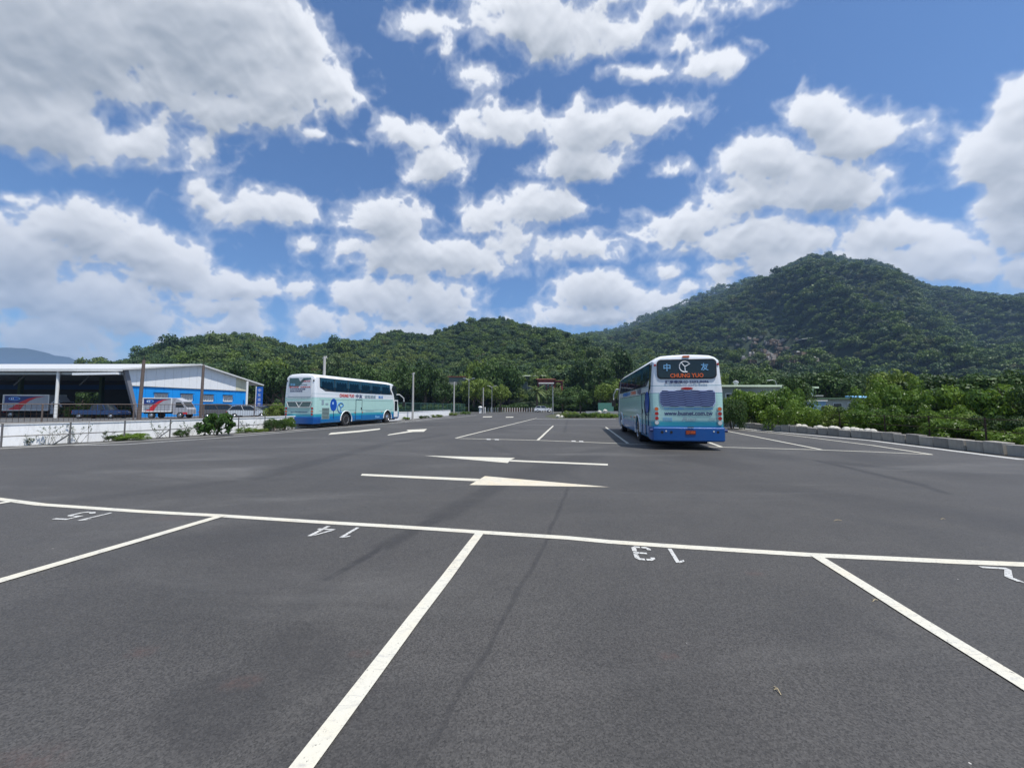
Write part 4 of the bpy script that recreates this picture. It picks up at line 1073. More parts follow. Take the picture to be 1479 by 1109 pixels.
for z, tx, m_, w_, cx in ((3.00, '租車專線', M_txt_gr, .7, .25), (2.84, '國內旅遊', M_txt_red, .75, -.45), (2.84, '交通車出租', M_txt_red, .8, .45), (2.70, '公司行號學校團體', M_txt_navy, 1.25, -.18), (2.56, '進香參觀會議', M_txt_navy, 1.0, -.28)):
    text(tx, rp, m_, (cx, -.012, z), REAR, width=w_, height=.09, bold=.015)
text('CHUNG YUO BUS IN THE CITY', c2, M_txt_w, (0, -.006, 2.07), REAR, width=2.0, height=.09, bold=.01)
vg = rear_plate([(-1.0, 1.82), (1.0, 1.82), (.86, 1.46), (-.86, 1.46)], 'engine_grille', M_grille, c2, -.012, .02)
for i in range(5): MB().box((0, -.024, 1.52+i*.06), (1.7, .02, .018)).build('louvre', mat('louvre_mint', (.25, .38, .36), .5) if i == 0 else bpy.data.materials['louvre_mint'], vg)
bv = MB()
for a, b_ in (((-1.0, 1.84), (1.0, 1.84)), ((-1.0, 1.84), (-.86, 1.45)), ((1.0, 1.84), (.86, 1.45)), ((-.86, 1.45), (.86, 1.45)), ((-.28, 1.84), (0, 1.45)), ((.28, 1.84), (0, 1.45))):
    bv.bar((a[0], -.03, a[1]), (b_[0], -.03, b_[1]), .03, .035)
bv.build('grille_frame', M_white, vg)
text('www.busnet.com.tw', c2, M_txt_navy, (0, -.006, 1.14), REAR, width=1.35, height=.11, bold=.005)
rear_lamps(c2, (1.38, 1.17, .97), (M_red, M_orange, M_red), 1.04, .07)
for s in (-1, 1): MB().disc((s*1.06, .02, 3.28), .05, 'y', 12, .05).build('top_lamp', M_black, c2)
bumper(c2, HL)
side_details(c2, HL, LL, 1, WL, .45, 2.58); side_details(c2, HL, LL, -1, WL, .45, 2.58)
door_outline(c2, HL, 1, 4.45, 5.25, .45, 2.05)
MB().disc((CW+.004, 1.85, 1.62), .36, 'x', 26, .025, .46).build('balloon_print', M_bal, c2)
MB().disc((CW+.012, 1.78, 1.74), .08, 'x', 16, .03, .10).build('balloon_highlight', M_balh, c2)
MB().bar((CW+.012, 1.85, .62), (CW+.012, 1.85, 1.2), .05, .012).build('balloon_string', M_txt_navy, c2)
logo(c2, M_txt_bl, 2.62, 1.42, .36, 'side', HL, .028, 1)
lg = side_panel('side_grille', [(.66, .62), (1.42, .62), (1.42, 1.42), (.66, 1.42)], HL, 1, mat('grille_pale', (.30, .42, .40), .5), c2, .003, .006)
for i in range(8): side_panel('louvre', [(.70, .66+i*.095), (1.38, .66+i*.095), (1.38, .70+i*.095), (.70, .70+i*.095)], HL, 1, M_dark, lg, .010, .006)
side_panel('vent', [(.62, 1.62), (.84, 1.62), (.84, 1.95), (.62, 1.95)], HL, 1, M_txt_gr, c2, .003, .006)
side_panel('vent', [(1.0, 1.62), (1.3, 1.62), (1.3, 1.74), (1.0, 1.74)], HL, 1, M_txt_gr, c2, .003, .006)
text('CHUNG YUO', c2, M_txt_red, (CW+.010, 3.35, 2.33), SIDE_R, width=1.75, height=.25, bold=.03)
text('中友', c2, M_txt_navy, (CW+.010, 4.85, 2.33), SIDE_R, width=.9, height=.30, bold=.02)
text('遊覽通運', c2, M_txt_gr, (CW+.010, 6.4, 2.33), SIDE_R, width=1.6, height=.26, bold=.02)
text('BUS', c2, M_txt_bl, (CW+.010, 8.0, 2.33), SIDE_R, width=.7, height=.22, bold=.03)
text('www.busnet.com.tw', c2, M_txt_gr, (CW+.010, 6.4, 1.12), SIDE_R, width=1.3, height=.08)
text('Fuso', c2, M_txt_lb, (CW+.010, 7.5, .60), SIDE_R, width=.7, height=.22, bold=.03, shear=.3)
dr = side_panel('front_door', [(10.22, .5), (10.92, .5), (10.92, 2.1), (10.22, 2.1)], HL, 1, M_white, c2, .030, .01)
side_panel('pane', [(10.33, 1.05), (10.81, 1.05), (10.81, 2.0), (10.33, 2.0)], HL, 1, M_glass, dr, .041, .008)

# ------------------------------------------------------------------ cars
def make_car(label, col, kind='sedan', L=4.4, W=1.76, H=1.46, extra=None, metal=.2):
    root = empty('car', (0, 0, 0), 0, label, 'car')
    m = mat('car_paint', col, .22, metal, var=.03, coat=.6)
    hh = H
    if kind == 'sedan': lower = [(0, .35), (0, .78), (.12, .92), (.9, .98), (L-1.25, .92), (L-.35, .80), (L-.05, .66), (L, .38)]; top = [(.55, .95), (1.15, hh-.03), (1.75, hh), (2.55, hh-.02), (L-1.15, .93)]
    elif kind == 'hatch': lower = [(0, .35), (0, .85), (.10, .98), (.9, 1.0), (L-1.2, .95), (L-.35, .85), (L-.05, .68), (L, .38)]; top = [(.12, .97), (.50, hh-.10), (1.0, hh), (2.4, hh-.02), (L-1.15, .95)]
    elif kind == 'pickup': lower = [(0, .5), (0, 1.05), (2.05, 1.05), (L-1.6, 1.05), (L-.4, .98), (L-.05, .8), (L, .48)]; top = [(1.9, 1.04), (2.1, hh), (3.1, hh), (L-1.5, 1.04)]
    else: lower = [(0, .38), (0, 1.0), (.06, 1.08), (1.2, 1.08), (L-.95, 1.05), (L-.25, .85), (L, .4)]; top = [(.08, 1.06), (.22, hh-.08), (.6, hh), (L-1.9, hh), (L-.95, 1.04)]
    def loft(profile, w0, w1, name, m_, zb):
        # side profile with the flanks pulled in at the top
        zmax = max(p[1] for p in profile); zmin = min(p[1] for p in profile); n = len(profile); b = MB()
        for k, f in ((-1, 0), (-1, 1), (1, 1), (1, 0)):
            for (y, z) in profile:
                t = (z-zmin)/(zmax-zmin+1e-6); hw = w0+(w1-w0)*t; inset = .0 if f == 0 else .06
                b.v.append(Vector((k*(hw-inset), y, z+(0.02 if f else 0)*t)))
        for r_ in range(3):
            for i in range(n-1): b.f.append((r_*n+i, r_*n+i+1, (r_+1)*n+i+1, (r_+1)*n+i))
            b.f.append((r_*n+n-1, r_*n, (r_+1)*n, (r_+1)*n+n-1))
        b.f.append(tuple(range(n))); b.f.append(tuple(3*n+i for i in range(n))[::-1])
        return b.build(name, m_, root, True)
    loft(lower, W/2, W/2-.05, 'body', m, .3)
    loft(top, W/2-.07, W/2-.24, 'cabin', M_glass, .9)
    tr = [p for p in top[1:-1]]; b = MB(); hw = W/2-.22
    for i in range(len(tr)-1): b.add([(-hw, tr[i][0], tr[i][1]+.045), (hw, tr[i][0], tr[i][1]+.045), (hw, tr[i+1][0], tr[i+1][1]+.045), (-hw, tr[i+1][0], tr[i+1][1]+.045), (-hw, tr[i][0], tr[i][1]), (hw, tr[i][0], tr[i][1]), (hw, tr[i+1][0], tr[i+1][1]), (-hw, tr[i+1][0], tr[i+1][1])], [(0, 1, 2, 3), (0, 3, 7, 4), (1, 5, 6, 2), (0, 4, 5, 1), (3, 2, 6, 7)])
    b.build('roof', m, root)
    b = MB()
    for s in (-1, 1):
        for (a, c) in ((top[0], top[1]), (top[-1], top[-2]), (((top[0][0]+top[-1][0])/2, top[0][1]), ((top[1][0]+top[-2][0])/2, top[2][1] if len(top) > 4 else top[1][1]))):
            b.bar((s*(W/2-.075), a[0], a[1]), (s*(W/2-.225), c[0], c[1]), .07, .05)
    b.build('pillars', m, root)
    for y in (.82, L-.82):
        for s in (-1, 1):
            wheel(root, s*(W/2+.005), y, .32, .2, side=s)
            MB().disc((s*(W/2-.03)-(0 if s > 0 else .04), y, .34), .37, 'x', 18, .04).build('wheel_arch', M_dark, root)
    for s in (-1, 1):
        MB().box((s*(W/2-.18), .0, .80), (.3, .08, .16)).build('tail_lamp', M_red, root)
        MB().box((s*(W/2-.22), L-.10, .70), (.34, .12, .13)).build('headlight', M_clear, root)
        MB().box((s*(W/2+.06), top[-1][0]-.35, 1.0), (.16, .1, .12)).build('mirror', m, root)
    MB().box((0, -.03, .5), (.5, .03, .14)).build('licence_plate', M_txt_w, root)
    return root
def place(o, px, Y, heading):  # heading: direction the nose points, degrees clockwise from +y; px is the centre
    a = R(heading); c = at(px, 595, Y); L_ = 4.4
    f = Vector((math.sin(a), math.cos(a), 0)); o.location = Vector((c.x, Y, 0))-f*L_/2; o.rotation_euler = (0, 0, -a)
place(make_car('white hatchback driving along the far road in front of the palm', (.66, .67, .68), 'hatch', 4.2, 1.76, 1.5), 785, 91, 92)
place(make_car('dark blue pickup parked in the open bay of the warehouse yard', (.012, .03, .10), 'pickup', 5.1, 1.8, 1.75), 143, 46, 84)
place(make_car('grey van parked behind the leafy bush, left of the silver hatchback', (.10, .09, .085), 'van', 4.6, 1.76, 1.75), 322, 47, 62)
place(make_car('silver-white hatchback parked right of the grey van', (.52, .54, .56), 'hatch', 4.5, 1.8, 1.58), 361, 47, 70)
place(make_car('small dark car parked right of the silver hatchback near the left coach', (.02, .022, .03), 'hatch', 3.9, 1.7, 1.5), 393, 52, 20)
place(make_car('yellow car half hidden behind the silver hatchback', (.62, .42, .03), 'sedan', 4.3, 1.75, 1.46), 382, 57, 60)

def box_truck(label, px, Y, heading, BL, BH, BW=2.1, floor=.95, swap=False):
    a = R(heading); c = at(px, 590, Y); root = empty('box_truck', (c.x, Y, 0), -a, label, 'truck')
    mw = mat('truck_white', (.36, .37, .40), .45, var=.05, dirt=.2); mb = mat('truck_navy', (.012, .03, .16), .45); mr = mat('truck_red', (.55, .02, .03), .45)
    bx = MB().box((0, BL/2, floor+BH/2), (BW, BL, BH)).build('cargo_box', mw, root)
    for s in (-1, 1):
        x = s*(BW/2+.006)
        def sp(poly, name, m_, off=0):
            b = MB(); xx = x+s*off; n = len(poly)
            b.v = [Vector((xx, y*BL, floor+z*BH)) for y, z in poly]+[Vector((xx-s*.01, y*BL, floor+z*BH)) for y, z in poly]
            b.f = [tuple(range(n)), tuple(range(2*n-1, n-1, -1))]+[((i+1) % n, i, i+n, (i+1) % n+n) for i in range(n)]
            return b.build(name, m_, bx)
        sp([(.03, .48), (.03, .95), (.92, .90), (.70, .86), (.50, .72), (.40, .50)], 'navy_panel', mb)
        sp([(.10, .03), (.22, .25), (.38, .55), (.55, .78), (.72, .88), (.92, .90), (.72, .82), (.56, .60), (.44, .28), (.38, .03)], 'red_swoosh', mr, .006)
        oval = [(.24+.13*math.cos(R(q)), .76+.12*math.sin(R(q))) for q in range(0, 360, 24)]
        sp(oval, 'oval_emblem', M_txt_lb, .010); sp([(.24+.11*math.cos(R(q)), .76+.095*math.sin(R(q))) for q in range(0, 360, 24)], 'oval_field', M_bal, .016)
        text('H', bx, M_txt_w, (x+s*.024, .20*BL, floor+.76*BH), SIDE_R if s > 0 else SIDE_L, width=.3, height=.22, bold=.04)
        text('宅配', bx, M_txt_gr, (x+s*.012, .16*BL, floor+.22*BH), SIDE_R if s > 0 else SIDE_L, width=.6, height=.24, bold=.03)
    b = MB()
    for s in (-1, 1):
        for y in (0, BL): b.box((s*BW/2, y, floor+BH/2), (.09, .09, BH+.04))
        b.box((s*BW/2, BL/2, floor+BH), (.10, BL+.1, .10)); b.box((s*BW/2, BL/2, floor), (.10, BL+.1, .12))
    b.build('box_frame', M_white, root)
    MB().box((0, -.02, floor+BH/2), (BW-.2, .05, BH-.2)).build('rear_door', M_galv, root)
    MB().box((0, BL/2+.4, .68), (.9, BL+1.2, .24)).build('chassis', M_dark, root)
    cy = BL+.12; cab = MB()
    pr = [(cy, .45), (cy, 2.0), (cy+.25, 2.15), (cy+.95, 2.12), (cy+1.45, 1.35), (cy+1.6, 1.1), (cy+1.62, .5)]
    hw = BW/2-.12
    cab.v = [Vector((-hw, y, z)) for y, z in pr]+[Vector((hw, y, z)) for y, z in pr]; n = len(pr)
    cab.f = [tuple(range(n)), tuple(range(2*n-1, n-1, -1))]+[((i+1) % n, i, i+n, (i+1) % n+n) for i in range(n)]
    cb = cab.build('cab', mw, root)
    MB().add([(-hw+.08, cy+1.005, 2.05), (hw-.08, cy+1.005, 2.05), (hw-.08, cy+1.45, 1.38), (-hw+.08, cy+1.45, 1.38)], [(0, 1, 2, 3)]).build('windscreen', M_glass, cb)
    for s in (-1, 1): MB().prism([(0, 1.35), (.95, 1.35), (.55, 1.98), (0, 1.98)], .02, Matrix.Translation((s*(hw+.012)-(0 if s < 0 else .0), cy+.3, 0)) @ Matrix.Rotation(PI/2, 4, 'Z')).build('side_window', M_glass, cb)
    MB().box((0, cy+1.15, .62), (BW-.2, .9, .22)).build('red_skirt', mr, cb)
    MB().prism([(cy+.05, 2.12), (cy+.9, 2.12), (cy+.2, floor+BH)], 1.3, Matrix.Translation((.65, 0, 0)) @ Matrix.Rotation(PI/2, 4, 'Z')).build('roof_fairing', mw, cb)
    for y in (.9, cy+.85):
        for s in (-1, 1): wheel(root, s*(BW/2-.02), y, .38, .26, side=s)
    for s in (-1, 1): MB().box((s*.8, -.03, .75), (.3, .06, .14)).build('tail_lamp', M_red, root)
    return root
box_truck('white box truck with navy and red swoosh at the far left in the open bay', 18, 50.5, 84, 5.4, 2.05)
box_truck('smaller white box truck with navy and red swoosh in front of the blue wall', 215, 46.5, 80, 3.05, 1.65, 1.9, .85)

# ------------------------------------------------------------------ low buildings behind the right-hand bushes, and the houses up the slope
M_groof = mat('pale_green_roof', (.62, .70, .52), .6, var=.08, dirt=.2); M_gwall = mat('grey_green_wall', (.22, .24, .21), .85, var=.1, dirt=.2)
def building(name, label, x0, x1, Y, depth, z1, wallm, roofm, zbase=0, over=.4, nwin=0, cat='building', slope=0.3, roofth=.22):
    a = at(x0, 580, Y).x; b = at(x1, 580, Y).x; root = empty(name, ((a+b)/2, Y, zbase), 0, label, cat); w = b-a; h = z1-zbase
    MB().box((0, depth/2, h/2), (w, depth, h)).build('wall', wallm, root)
    MB().prism([(-over, h), (depth+over, h+slope), (depth+over, h+slope+roofth), (-over, h+roofth)], w+2*over, Matrix.Translation((w/2+over, 0, 0)) @ Matrix.Rotation(PI/2, 4, 'Z')).build('roof', roofm, root)
    for i in range(nwin):
        x = -w/2+w*(i+.5)/nwin
        f = MB().box((x, -.03, h*.62), (min(1.6, w/nwin*.6), .06, h*.35)).build('window', M_white, root)
        MB().box((x, -.07, h*.62), (min(1.45, w/nwin*.53), .03, h*.31)).build('pane', M_glass, f)
    return root
g1 = building('shed', 'long low shed with a pale green roof right behind the right coach', 985, 1128, 46, 12, 3.9, M_gwall, M_groof, nwin=5, cat='shed', slope=.5)
o = MB().lathe([(0, .22), (.3, .22), (.32, .34), (.55, .30), (.66, .08)], 'z', (0, 0, 0), 12).build('roof_ventilator', M_galv, g1); o.location = (at(1070, 560, 46).x-g1.location.x, 1.0, 4.12)
building('shed', 'smaller pale-roofed shed just right of the long green-roofed one', 1150, 1176, 50, 8, 3.9, M_clad, M_groof, nwin=1, cat='shed')
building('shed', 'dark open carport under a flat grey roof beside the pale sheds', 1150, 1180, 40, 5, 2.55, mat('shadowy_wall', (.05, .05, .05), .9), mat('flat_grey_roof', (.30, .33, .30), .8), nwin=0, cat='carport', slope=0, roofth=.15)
building('workshop', 'grey corrugated workshop with a green eave behind the excavator', 1177, 1262, 44, 7, 2.35, mat('corrugated_grey', (.34, .36, .35), .6, var=.1, dirt=.3), mat('green_eave', (.10, .17, .10), .9), nwin=4, cat='workshop', slope=.1, roofth=.14)
bx = at(1181, 582, 36); bo = empty('container', (bx.x, 36, 0), 0, 'small light blue cabin with a dark window beside the carport', 'cabin')
MB().box((0, .8, 1.0), (1.6, 1.6, 2.0)).build('wall', mat('pale_blue_cabin', (.25, .42, .62), .6), bo); MB().box((.75, -.02, 1.25), (.8, .04, .6)).build('window', M_dark, bo); MB().box((0, .8, 2.05), (1.8, 1.8, .1)).build('roof', M_white, bo)
# orange excavator
ex = at(1192, 590, 33); er = empty('excavator', (ex.x, 36, 0), R(8), 'orange excavator half hidden behind the bushes in front of the workshop', 'excavator')
M_exo = mat('excavator_orange', (.62, .22, .02), .5, dirt=.3)
MB().box((0, 1, 1.15), (2.6, 2.0, .9)).build('engine_house', M_exo, er)
MB().box((-.85, .9, 1.75), (.9, 1.1, 1.0)).build('cab', M_glass, er); MB().box((-.85, .9, 2.27), (1.0, 1.2, .08)).build('cab_roof', M_exo, er)
MB().tube([(.6, 1, 1.2), (1.5, .6, 1.65), (2.5, .2, 1.2)], [.2, .18, .14], 6).build('boom', M_exo, er)
MB().tube([(2.5, .2, 1.2), (2.8, .1, .5)], .13, 6).build('dipper_arm', M_exo, er)
for s in (0, 1): MB().box((0, .2+s*1.6, .35), (3.0, .45, .65)).build('track', M_black, er)
er.scale = (.62, .62, .72)
t1_ = building('house', 'small white-roofed house with blue trim among the trees right of the workshop', 1246, 1262, 47, 1.6, 2.35, M_white, M_txt_lb, nwin=1, cat='house')
M_red_r = mat('red_brown_roof', (.24, .07, .05), .8, var=.2); M_brick = mat('red_facade', (.25, .05, .05), .8, var=.2)

# ------------------------------------------------------------------ terrain
def lerp_tab(T, x):
    if x <= T[0][0]: return T[0][1:]
    for a, b in zip(T[:-1], T[1:]):
        if x <= b[0]:
            t = (x-a[0])/(b[0]-a[0]); return tuple(p+(q-p)*t for p, q in zip(a[1:], b[1:]))
    return T[-1][1:]
class Hill:
    # ridge table: photo px, skyline py, ridge distance, foot distance
    def __init__(s, name, T, canopy, rough, pw, seed, umin, umax, nu=150, nt=46):
        s.T, s.canopy, s.rough, s.pw, s.seed, s.umin, s.umax = T, canopy, rough, pw, seed, umin, umax
        b = MB()
        for i in range(nu+1):
            u = umin+(umax-umin)*i/nu
            for j in range(nt+1):
                t = -.05+1.6*j/nt; Y = s.Y(u, t); b.v.append(Vector(((u-739.5)/FOC*Y, Y, s.h(u, t))))
        for i in range(nu):
            for j in range(nt):
                a = i*(nt+1)+j; b.f.append((a, a+nt+1, a+nt+2, a+1))
        me = bpy.data.meshes.new(name); me.from_pydata([tuple(v) for v in b.v], [], b.f); me.materials.append(M_slope)
        for p in me.polygons: p.use_smooth = True
        s.o = link(name, me); tag(s.o, kind='structure')
    def Y(s, u, t):
        py, Yr, Yf = lerp_tab(s.T, u); return Yf+(Yr-Yf)*t
    def h(s, u, t):
        py, Yr, Yf = lerp_tab(s.T, u); Y = Yf+(Yr-Yf)*t
        zr = at(u, py, Yr).z-s.canopy
        if t <= 0: return -1.0
        x = (u-739.5)/FOC*Y
        if t <= 1: base = zr*t**s.pw
        else: base = zr*(1-(t-1)*1.1)
        k = 1-abs(mnoise.noise(Vector((x*.010+s.seed, Y*.004, s.seed))))*2
        n = mnoise.fractal(Vector((x*.018, Y*.014, s.seed)), .9, 2.1, 4)
        env = min(1, t*2)*max(0, 1-t)*2 if t <= 1 else 0
        return max(-1, base+zr*s.rough*env*(k-.45)+n*zr*.05*min(1, t*3)*(.25 if t > .9 else 1))
M_slope = mat('forest_floor', (.016, .030, .010), .95, var=.4, vscale=.08)
LH = [(-700,572,240,120),(-350,568,250,110),(-60,562,260,100),(60,556,265,100),(105,545,268,100),(122,532,270,98),(140,522,270,98),(165,518,265,98),(180,516,262,98),(215,500,255,98),(240,492,250,98),(265,486,250,98),(290,479,250,98),(330,477,252,98),(360,483,258,98),(400,493,268,98),(430,499,290,98),(450,496,330,98),(480,489,345,98),(500,487,345,98),(530,493,350,98),(545,482,360,98),(570,474,365,98),(600,479,370,98),(625,481,372,98),(650,469,376,98),(680,459,380,98),(712,455,380,98),(740,459,380,98),(770,471,382,98),(800,471,380,98),(820,477,372,98),(845,486,360,98),(880,497,335,98),(940,505,300,100),(1000,512,270,100),(1060,522,240,95),(1120,532,215,90),(1200,540,200,88),(1400,550,190,86),(2300,560,180,90)]
hill = Hill('hill', LH, 7.5, .16, 1.12, 3.7, -700, 1500, 170, 44)
MT = [(640,520,760,300),(780,486,760,300),(850,480,745,290),(880,480,735,285),(905,473,730,280),(940,462,720,270),(960,455,712,262),(1000,440,705,240),(1040,424,700,225),(1090,404,690,212),(1120,396,684,205),(1150,377,678,200),(1180,367,674,198),(1210,365,672,196),(1240,371,668,194),(1280,376,662,190),(1300,386,655,188),(1330,401,648,185),(1345,411,645,185),(1380,414,640,180),(1420,421,630,178),(1479,424,620,175),(1600,432,600,170),(1800,452,560,165),(2300,500,520,160)]
mount = Hill('mountain', MT, 8.5, .34, 1.22, 9.1, 640, 2300, 150, 60)
MB_ = [(780,500,1150,780),(850,480,1150,780),(885,478,1140,780),(905,469,1130,780),(930,460,1120,780),(965,446,1110,780),(1000,432,1100,780),(1050,412,1090,780),(1090,402,1085,780),(1130,398,1080,780),(1200,420,1080,780),(1400,430,1080,780),(2000,450,1080,780)]
back = Hill('mountain_behind', MB_, 7.0, .12, 1.0, 5.3, 780, 1700, 70, 30)
FM = [(-900,540,4600,2600),(-500,505,4600,2600),(-150,512,4600,2600),(0,500,4600,2600),(22,501,4600,2600),(45,504,4600,2600),(62,508,4600,2600),(80,514,4600,2600),(92,512,4600,2600),(104,518,4600,2600),(122,528,4600,2600),(180,545,4600,2600),(400,560,4600,2600)]
farm = Hill('far_mountain', FM, 0, .10, 1.0, 2.3, -900, 400, 120, 30)
farm.o.data.materials.clear(); farm.o.data.materials.append(mat('distant_forest', (.016, .028, .016), .95, var=.35, vscale=.01))

# ------------------------------------------------------------------ foliage
def leaf_mesh(name, lobes, n, size, seed, up=.25, squash=.62, m=None, inner=.25, coh=1.25):
    rs = np.random.RandomState(seed); lb = np.array(lobes, np.float32); w = lb[:, 3]**2; w /= w.sum()
    k = rs.choice(len(lb), n, p=w); d = rs.normal(size=(n, 3)); d[:, 2] += up; d /= np.linalg.norm(d, axis=1, keepdims=True)
    rad = lb[k, 3]*np.where(rs.rand(n) < inner, rs.uniform(.3, .8, n), rs.uniform(.84, 1.10, n))
    c = lb[k, :3]+d*rad[:, None]*np.array([1, 1, .85])
    nr_ = d*coh+rs.normal(size=(n, 3))*.5; nr_ /= np.linalg.norm(nr_, axis=1, keepdims=True)
    a = np.cross(nr_, rs.normal(size=(n, 3))); a /= np.linalg.norm(a, axis=1, keepdims=True); b = np.cross(nr_, a)
    s = size*rs.uniform(.6, 1.35, n)[:, None]
    v = np.stack([c-a*s, c-b*s*squash-nr_*s*.12, c+a*s, c+b*s*squash-nr_*s*.12], 1).reshape(-1, 3)
    me = bpy.data.meshes.new(name); me.vertices.add(4*n); me.vertices.foreach_set('co', v.astype(np.float32).ravel())
    me.loops.add(4*n); me.loops.foreach_set('vertex_index', np.arange(4*n, dtype=np.int32)); me.polygons.add(n)
    me.polygons.foreach_set('loop_start', np.arange(n, dtype=np.int32)*4)
    me.update(calc_edges=True); me.validate()
    if m: me.materials.append(m)
    return me
def crown_lobes(seed, k=13, flat=.8, r0=.34):
    rs = random.Random(seed); L_ = [(0, 0, .55*flat, .5)]
    for i in range(k):
        a = rs.random()*2*PI; e = rs.uniform(-.15, 1.0); rr = math.sqrt(max(0, 1-e*e*.8))*rs.uniform(.5, .82)
        L_.append((math.cos(a)*rr, math.sin(a)*rr, (.55+e*.55)*flat, rs.uniform(.7, 1.2)*r0))
    return L_
FOL_A = foliage('leaves_hill', (.026, .056, .010), (.128, .198, .033), .19, big=(.145, .180, .038))
FOL_N = foliage('leaves_tree', (.016, .038, .009), (.060, .112, .022), .20)
FOL_A2 = foliage('leaves_hill_pale', (.045, .078, .020), (.115, .158, .048), .15)
FOL_A3 = foliage('leaves_hill_blue', (.016, .040, .014), (.062, .112, .038), .14)
FOL_Y = foliage('leaves_light', (.080, .135, .020), (.175, .235, .042), .32)
FOL_B = foliage('leaves_bush', (.040, .10, .014), (.19, .29, .035), .38, .4)
FOL_P = foliage('palm_leaves', (.10, .15, .045), (.18, .22, .08), .2)
def gn_scatter(name, pts, scl, rot, idx, protos):
    me = bpy.data.meshes.new(name); n = len(pts); me.vertices.add(n); me.vertices.foreach_set('co', np.asarray(pts, np.float32).ravel())
    at_ = me.attributes.new('scl', 'FLOAT_VECTOR', 'POINT'); at_.data.foreach_set('vector', np.asarray(scl, np.float32).ravel())
    at_ = me.attributes.new('rz', 'FLOAT_VECTOR', 'POINT'); at_.data.foreach_set('vector', np.asarray(rot, np.float32).ravel())
    at_ = me.attributes.new('pick', 'INT', 'POINT'); at_.data.foreach_set('value', np.asarray(idx, np.int32))
    me.update(); o = link(name, me)
    col = bpy.data.collections.new(name+'_crowns')
    for i, pm in enumerate(protos):
        po = bpy.data.objects.new('crown_%02d' % i, pm); col.objects.link(po)
    ng = bpy.data.node_groups.new(name, 'GeometryNodeTree')
    ng.interface.new_socket('Geometry', in_out='INPUT', socket_type='NodeSocketGeometry'); ng.interface.new_socket('Geometry', in_out='OUTPUT', socket_type='NodeSocketGeometry')
    nn = ng.nodes; gi = nn.new('NodeGroupInput'); go = nn.new('NodeGroupOutput'); ip = nn.new('GeometryNodeInstanceOnPoints'); ci = nn.new('GeometryNodeCollectionInfo')
    ci.inputs['Collection'].default_value = col; ci.inputs['Separate Children'].default_value = True; ci.inputs['Reset Children'].default_value = True
    def na(nm, t):
        x = nn.new('GeometryNodeInputNamedAttribute'); x.data_type = t; x.inputs['Name'].default_value = nm; return x.outputs['Attribute']
    lk = ng.links.new
    lk(gi.outputs[0], ip.inputs['Points']); lk(ci.outputs[0], ip.inputs['Instance']); ip.inputs['Pick Instance'].default_value = True
    lk(na('pick', 'INT'), ip.inputs['Instance Index']); lk(na('scl', 'FLOAT_VECTOR'), ip.inputs['Scale'])
    er_ = nn.new('FunctionNodeEulerToRotation'); lk(na('rz', 'FLOAT_VECTOR'), er_.inputs[0]); lk(er_.outputs[0], ip.inputs['Rotation'])
    lk(ip.outputs[0], go.inputs[0])
    md = o.modifiers.new('scatter', 'NODES'); md.node_group = ng
    return o
VIEW_GAPS = [ # photo px from, to, lowest py kept clear, nearer than this distance (m)
 (746,816,556,127),(762,788,588,96),(1036,1178,558,45),(1152,1262,582,43),(874,910,546,125),(648,672,547,119)]
def blocked(x, Y, ztop, r):
    px = 739.5+x/Y*FOC; py = 586-(ztop-CAM_H)/Y*FOC; rp = r/Y*FOC*.8
    for a, b, y1, Ym in VIEW_GAPS:
        if Y < Ym and px+rp > a and px-rp < b and py < y1: return True
    return False
LMK = [(90,'behind the open warehouse bay'),(220,'behind the blue warehouse wall'),(330,'behind the warehouse ridge'),(420,'behind the vertical blue sign'),(500,'behind the left coach rear'),(580,'behind the left coach nose'),(630,'behind the tall concrete post'),(690,'behind the green mesh fence'),(745,'behind the guard fence'),(800,'near the palm'),(850,'right of the lamp post'),(920,'left of the right coach'),
 (1100,'behind the long green-roofed shed'),(1180,'behind the carport'),(1260,'behind the workshop'),(1330,'behind the yellowish tree'),(1420,'behind the round green tree'),(9999,'at the right edge')]
def landmark(px):
    for a, t in LMK:
        if px < a: return t
